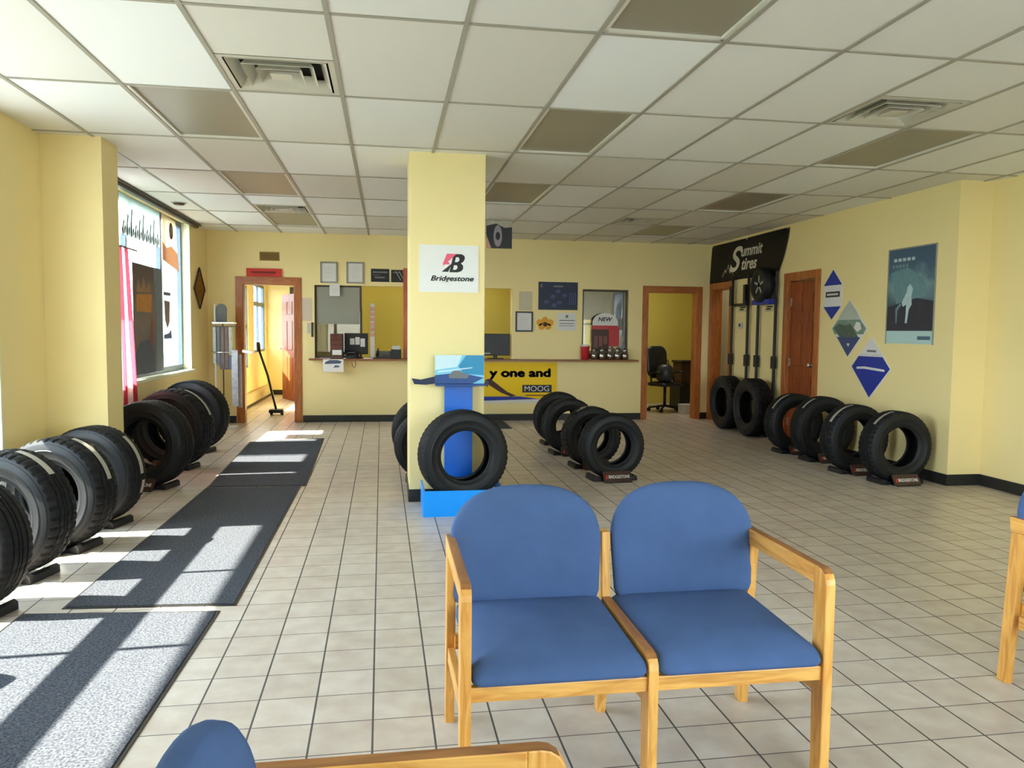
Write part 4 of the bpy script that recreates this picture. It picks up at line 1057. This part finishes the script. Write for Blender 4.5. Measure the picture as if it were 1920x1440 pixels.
flat('printed_crown', [(-.42, .86), (.1, .88), (.04, 1.0), (-.08, .90), (-.16, 1.04), (-.26, .9), (-.36, 1.0)], .004, .001, mat('print_gold', lin(150, 118, 92), .5, .3, noise=.4, nscale=18), s)
flat('printed_side', [(.22, 0), (.50, 0), (.50, 1.16), (.20, 1.16), (.28, .6)], .004, .001, mat('print_bluegrey', lin(120, 138, 154), .5, .3, noise=.15, nscale=5, trans=.25), s)
flat('printed_shadow', [(-.5, 0), (.22, 0), (.1, .38), (-.3, .34), (-.5, .2)], .0042, .001, mat('print_midnight', lin(66, 84, 112), .5, .3, noise=.3, nscale=8, trans=.2), s)
flat('printed_stripe', [(.02, .3), (.14, .32), (.20, .55), (.10, .62)], .0045, .001, mat('print_rust', lin(110, 54, 50), .5, .3, noise=.3, nscale=8), s)
s = sign('window_valance', 'pale teal banner with dark script lettering across the window top', 'banner', 'left', 8.85, 2.27, LW)
TEAL = mat('valance_teal', lin(228, 240, 236), .7, .2, noise=.06, nscale=5, trans=.7)
board('banner_sheet', -.70, .66, .0, .395, .003, TEAL, s)
GRN = mat('script_green', lin(66, 74, 62), .6, .2, noise=.2, nscale=20)
for k in range(10):
    x = -.62+.128*k; h = .13+.07*((k*7) % 3)
    flat('script_letter', [(x, -.02), (x+.035, .02), (x+.03, h*.6), (x+.06, h), (x+.035, h+.02), (x+.005, h*.6), (x-.02, .05)], .003, .001, GRN, s)
    flat('script_letter', [(x+.05, .0), (x+.085, .03), (x+.10, .08), (x+.07, .10), (x+.05, .06)], .003, .001, GRN, s)
s = sign('window_poster', 'warm orange poster hanging at the top right of the left window', 'poster', 'left', 9.98, 2.07, LW)
PEACH = mat('poster_peach', lin(250, 232, 206), .6, .2, noise=.1, nscale=6, trans=.7)
flat('poster_sheet', [(-.38, .28), (-.2, .22), (.0, .26), (.27, .20), (.20, .58), (-.38, .60)], 0, .004, PEACH, s)
flat('printed_scene', [(-.38, .07), (.34, -.02), (.27, .20), (.0, .26), (-.2, .22), (-.38, .28)], 0, .004, mat('print_tan', lin(206, 168, 140), .5, .3, noise=.5, nscale=16, trans=.6), s)
flat('printed_ring', [(.0+.09*math.cos(q*PI/8), .44+.10*math.sin(q*PI/8)) for q in range(16)], .004, .001, mat('print_copper', lin(190, 130, 90), .5, .3, noise=.2, trans=.5), s)
flat('printed_ring_centre', [(.0+.05*math.cos(q*PI/8), .44+.06*math.sin(q*PI/8)) for q in range(16)], .005, .001, PEACH, s)
s = sign('window_sticker', 'white window sign with brown crest in the right pane of the left window', 'sign', 'left', 9.95, 1.22, -2.612)
WST = mat('sticker_white', lin(240, 246, 244), .6, .2, noise=.05, trans=.65)
board('sheet', -.20, .22, .0, .80, .002, WST, s)
flat('printed_crest', [(-.10, .22), (.0, .12), (.10, .20), (.12, .45), (-.12, .46)], .002, .001, mat('print_crest', lin(120, 92, 78), .5, .3, noise=.4, nscale=25), s)
flat('printed_name', [(-.14, .52), (.16, .52), (.16, .56), (-.14, .56)], .002, .001, INKG, s)
flat('printed_base', [(-.16, .0), (.18, .0), (.18, .12), (.05, .07), (-.16, .05)], .002, .001, mat('print_seablue', lin(70, 92, 134), .5, .3, noise=.2), s)
# diamond wall ornament in the far left corner
s = sign('wall_ornament', 'dark brown diamond string ornament on the far left wall by the corner', 'ornament', 'left', 11.09, 1.615, -2.5)
bm = bmesh.new()
K = [(0, 0), (.30, .26), (0, .545), (-.30, .26)]
for k in range(4):
    a, b = K[k], K[(k+1) % 4]; tube(bm, [(a[0], a[1], .012), (b[0], b[1], .012)], .012, 8)
put('frame', bm, BROWN, s)
bm = bmesh.new()
for f_ in (.7, .45, .22):
    q = [(x*f_, .26+(y-.26)*f_) for x, y in K]
    for k in range(4): tube(bm, [(*q[k], .008), (*q[(k+1) % 4], .008)], .006, 6)
put('yarn_ring', bm, mat('yarn_tan', lin(138, 96, 40), .8, .2, noise=.2), s)
flat('backing', [(x*.97, .26+(y-.26)*.97) for x, y in K], 0, .004, mat('ornament_backing', lin(156, 122, 56), .7, .2, noise=.1), s)

# ------------------------------------------------------------------ wire display rack by the left door
s = thing('wiper_rack', 'chrome wire floor rack with hanging packages beside the left doorway', 'display rack', (-2.2, 11.05, 0))
bm = bmesh.new(); bx(bm, -.13, .17, -.12, .12, .0, .02, .004); put('base', bm, WHITE, s)
bm = bmesh.new(); tube(bm, [(-.10, .05, .02), (-.10, .05, 1.68)], .014, 10); put('post', bm, WHITE, s, True)
bm = bmesh.new(); tube(bm, [(.0, .05, .02), (.0, .05, 1.42)], .008, 8); put('post', bm, BRONZE, s, True)
bm = bmesh.new(); prism(bm, [(-.085, 1.42), (.055, 1.42), (.055, 1.61)]+[(-.015+.07*math.cos(PI*k/10), 1.61+.075*math.sin(PI*k/10)) for k in range(1, 10)]+[(-.085, 1.61)], .03, .06, 'xz'); put('top_sign', bm, mat('rack_grey', lin(84, 86, 84), .5, .4, noise=.1), s)
box('shelf', (-.11, .17, -.10, .10, 1.415, 1.435), CHROME, s, .003); box('shelf', (-.11, .19, -.10, .10, 1.375, 1.385), BRONZE, s, .003)
CLR = mat('package_grey', lin(150, 148, 140), .3, .5, noise=.4, nscale=16); PBR = mat('package_brown', lin(88, 66, 58), .35, .5, noise=.4, nscale=14); PBL = mat('package_slate', lin(72, 78, 92), .35, .5, noise=.3, nscale=14)
for k, (x, m, z0) in enumerate(((-.105, CLR, .88), (-.055, PBL, .86), (.0, PBR, .80), (.05, PBR, .82), (.10, CLR, 1.0))): box('hanging_package', (x, x+.042, -.09, -.03, z0, 1.372), m, s, .004)
box('lower_carton', (-.02, .13, -.08, .04, .80, .98), PBL, s, .004)
bm = bmesh.new(); n = 28
tube(bm, [(.02+.16*math.cos(2*PI*k/n), -.02+.11*math.sin(2*PI*k/n), 1.03) for k in range(n+1)], .010, 8); put('wire_ring', bm, CHROME, s, True)
box('long_card', (.135, .215, -.10, -.085, .30, 1.06), mat('card_silver', lin(168, 168, 180), .3, .5, noise=.5, nscale=26), s); box('long_card', (.20, .255, -.06, -.045, .28, 1.0), mat('card_grey', lin(136, 126, 126), .35, .5, noise=.4, nscale=20), s)
bm = bmesh.new(); bx(bm, .13, .26, -.12, -.04, 1.06, 1.095, 0, Matrix.Rotation(math.radians(8), 4, 'Y')); put('card_clip', bm, WHITE, s)

# ------------------------------------------------------------------ hall behind the left door
s = thing('baseboard_heater', 'long pale baseboard heater along the hall floor behind the left door', 'heater', (-2.36, 14.3, .05))
bm = bmesh.new(); prism(bm, [(-.045, .0), (.045, .0), (.05, .13), (.0, .17), (-.045, .17)], -2.0, 2.0, 'xz'); 
for v in bm.verts: v.co = Vector((v.co.x, v.co.y, v.co.z))
put('cover', bm, mat('heater_cream', lin(190, 176, 130), .5, .4, noise=.05), s)
bm = bmesh.new(); bx(bm, -.04, .045, -2.0, 2.0, -.05, 0); put('base_gap', bm, BLACK, s)
s = thing('floor_jack_pole', 'dark pole leaning with wheeled foot inside the hall doorway', 'pole', (-1.72, 12.6, 0))
bm = bmesh.new(); tube(bm, [(.0, .05, .07), (-.12, .02, .62), (-.245, 0, 1.02)], .018, 10); put('pole', bm, DARKM, s, True)
bm = bmesh.new(); tube(bm, [(-.245, 0, 1.0), (-.255, 0, 1.14)], .03, 10); put('grip', bm, BLACK, s, True)
box('foot', (-.10, .12, -.06, .14, .035, .09), DARKM, s, .01)
for x in (-.07, .09):
    bm = bmesh.new(); cyl(bm, .035, .035, -.02, .02, 16, (0, 0), Matrix.Translation((x, .04, .035)) @ Matrix.Rotation(PI/2, 4, 'Y')); put('wheel', bm, BLACK, s)
s = sign('hall_picture', 'dark narrow picture hung on the end wall of the hall', 'picture', 'back', -1.86, 1.35, 16.5)  # plain dark picture at the end of the hall
board('frame', -.09, .06, 0, .85, .02, BRONZE, s)

# ------------------------------------------------------------------ storeroom behind the right doorway
s = thing('office_chair', 'black office chair in the storeroom behind the right doorway', 'office chair', (4.72, 12.75, 0), .4)
bm = bmesh.new()
for k in range(5):
    a = 2*PI*k/5; tube(bm, [(0, 0, .10), (.27*math.cos(a), .27*math.sin(a), .065)], .018, 8)
put('star_base', bm, BLACK, s)
for k in range(5):
    a = 2*PI*k/5; bm = bmesh.new(); cyl(bm, .032, .032, -.015, .015, 14, (0, 0), Matrix.Translation((.27*math.cos(a), .27*math.sin(a), .033)) @ Matrix.Rotation(PI/2, 4, 'X')); put('caster', bm, BLACK, s)
bm = bmesh.new(); tube(bm, [(0, 0, .08), (0, 0, .44)], .025, 12); put('gas_lift', bm, DARKM, s, True)
put('seat', pillow(rrect(.48, .46, .08), .06, .03, 7, 3, (0, 0), lambda c: Vector((c.x, c.y, .46+c.z))), BLACK, s, True)
put('backrest', pillow(rrect(.46, .56, .14), .05, .03, 7, 3, (0, 0), lambda c: Vector((c.x, .22+.1*c.y-c.z, .84+c.y))), mat('chair_leather', (.014, .016, .02, 1), .3, .5, noise=.2, nscale=12, bump=.1, bscale=30), s, True)
for q in (-.26, .26):
    bm = bmesh.new(); tube(bm, [(q, .05, .44), (q, .08, .66), (q, -.05, .68), (q, -.17, .67)], .016, 8); put('armrest', bm, BLACK, s, True)
s = thing('storage_crate', 'dark stacked crate beside the office chair in the storeroom', 'crate', (5.28, 13.25, 0), .1)
box('lower_crate', (-.20, .28, -.2, .2, 0, .48), BLACK, s, .01); box('upper_crate', (-.16, .24, -.17, .17, .48, .82), BROWN, s, .01); box('lid', (-.18, .26, -.19, .19, .82, .86), BLACK, s, .008)
s = thing('storage_bag', 'black bulging bag on the seat of the storeroom office chair', 'bag', (4.68, 12.66, .522))
bm = bmesh.new(); lathe(bm, [(.09, .0), (.14, .03), (.15, .14), (.13, .24), (.08, .29)], 20); put('bag_body', bm, mat('bag_nylon', (.02, .024, .032, 1), .4, .5, noise=.3, nscale=9, bump=.4, bscale=14), s, True)
bm = bmesh.new(); tube(bm, [(-.07, 0, .27), (-.05, 0, .36), (.05, 0, .36), (.07, 0, .27)], .01, 8); put('handle', bm, BLACK, s)
s = thing('white_box', 'pale low box on the storeroom floor', 'box', (4.98, 12.35, 0), .05)
box('carton', (-.13, .13, -.10, .10, 0, .13), PAPERG, s, .004); box('lid', (-.135, .135, -.105, .105, .13, .16), PAPERG, s, .004)

# ------------------------------------------------------------------ outdoors
bm = bmesh.new(); bx(bm, -40, 40, -40, 50, -.30, -.121)
struct('ground_pavement', bm, mat('pavement', (.22, .22, .225, 1), .85, .2, noise=.12, nscale=1.2))
bm = bmesh.new(); bx(bm, -4.25, -2.68, -4, 18, 3.06, 3.14); struct('canopy_roof', bm, mat('canopy_fabric', (.85, .85, .82, 1), .7, .2, noise=.04, trans=.6))
bm = bmesh.new(); bx(bm, -30, -11, -20, 45, -.121, -.09); struct('ground_lawn', bm, mat('lawn', (.10, .19, .05, 1), .9, .1, noise=.4, nscale=3, bump=.6, bscale=30))
s = thing('far_building', 'pale building across the street seen through the left window', 'building', (-34, 30, -.12))
box('walls', (-3, 3, -16, 16, 0, 4.5), mat('stucco', (.62, .60, .56, 1), .8, .2, noise=.08, nscale=2), s); box('roof', (-3.3, 3.3, -16.3, 16.3, 4.5, 4.8), GREYS, s)

for p in list(proto.values())+[stand0]:
    for c in list(p.children):
        for g in list(c.children): bpy.data.objects.remove(g)
        bpy.data.objects.remove(c)
    bpy.data.objects.remove(p)

# ------------------------------------------------------------------ light
w = bpy.data.worlds.new('World'); SC.world = w; w.use_nodes = True; nt = w.node_tree
bg = nt.nodes['Background']; tc = nt.nodes.new('ShaderNodeTexCoord'); sp = nt.nodes.new('ShaderNodeSeparateXYZ'); r = nt.nodes.new('ShaderNodeValToRGB')
nt.links.new(tc.outputs['Generated'], sp.inputs[0]); nt.links.new(sp.outputs[2], r.inputs[0]); nt.links.new(r.outputs[0], bg.inputs[0])
r.color_ramp.elements[0].color = (.93, .965, 1.0, 1); r.color_ramp.elements[1].color = (.46, .68, 1.0, 1); r.color_ramp.elements[1].position = .7
SKY = 8.0; SUN = 29.; EXPO = .97
bg.inputs[1].default_value = SKY
L = bpy.data.lights.new('sun', 'SUN'); L.energy = SUN; L.angle = math.radians(.55); L.color = (1, .90, .76)
so = bpy.data.objects.new('sun', L); COL.objects.link(so)
so.rotation_euler = Vector((1, .05, -.90)).to_track_quat('-Z', 'Y').to_euler()
def portal(name, loc, d, sx, sy):
    L = bpy.data.lights.new(name, 'AREA'); L.shape = 'RECTANGLE'; L.size = sx; L.size_y = sy; L.cycles.is_portal = True
    o = bpy.data.objects.new(name, L); COL.objects.link(o); o.location = loc; o.rotation_euler = Vector(d).to_track_quat('-Z', 'Z').to_euler()
portal('portal_front', (2.975, -1.76, 1.575), (0, 1, 0), 4.15, 1.95)
portal('portal_left', (-2.63, 3.665, 1.46), (1, 0, 0), 3.53, 2.32)
portal('portal_rear', (-2.67, 8.965, 1.755), (1, 0, 0), 3.33, 1.87)

# ------------------------------------------------------------------ camera
yaw, pitch, roll, f = .1600, -.0685, .0099, 1459.
fw = Vector((math.sin(yaw)*math.cos(pitch), math.cos(yaw)*math.cos(pitch), math.sin(pitch)))
rt = Vector((math.cos(yaw), -math.sin(yaw), 0)); up = rt.cross(fw)
r2 = rt*math.cos(roll)+up*math.sin(roll); u2 = -rt*math.sin(roll)+up*math.cos(roll)
cam = bpy.data.cameras.new('camera'); cam.sensor_width = 36; cam.lens = 36*f/1920; cam.clip_start = .05; cam.clip_end = 200
co = bpy.data.objects.new('camera', cam); COL.objects.link(co)
co.matrix_world = Matrix(((r2.x, u2.x, -fw.x, 0), (r2.y, u2.y, -fw.y, 0), (r2.z, u2.z, -fw.z, 1.36), (0, 0, 0, 1)))
SC.camera = co
SC.view_settings.view_transform = 'Standard'; SC.view_settings.look = 'None'; SC.view_settings.gamma = 1; SC.view_settings.use_curve_mapping = False
SC.view_settings.exposure = EXPO
def fill_light(name, loc, e, sx, sy):  # bare area light without a fixture, added to brighten a back room
    L = bpy.data.lights.new(name, 'AREA'); L.shape = 'RECTANGLE'; L.size = sx; L.size_y = sy; L.energy = e; L.color = (1, .95, .84)
    o = bpy.data.objects.new(name, L); COL.objects.link(o); o.location = loc
fill_light('office_fill_light', (1.2, 12.4, 2.70), 4.5, 1.2, .3)  # unseen light added to lift the dim office
fill_light('office_fill_light', (-.4, 12.4, 2.70), 3, 1.2, .3)  # second added light for the left part of the office
fill_light('storeroom_fill_light', (4.6, 12.9, 2.70), 9, .9, .3)  # unseen light added to brighten the storeroom wall
fill_light('closet_fill_light', (5.5, 10.5, 2.70), 3, .3, .9)  # unseen light added behind the corner doorway
SC.cycles.max_bounces = 12; SC.cycles.diffuse_bounces = 6; SC.cycles.transparent_max_bounces = 12
SC.cycles.use_denoising = True; SC.cycles.sample_clamp_indirect = 8; SC.cycles.caustics_reflective = False
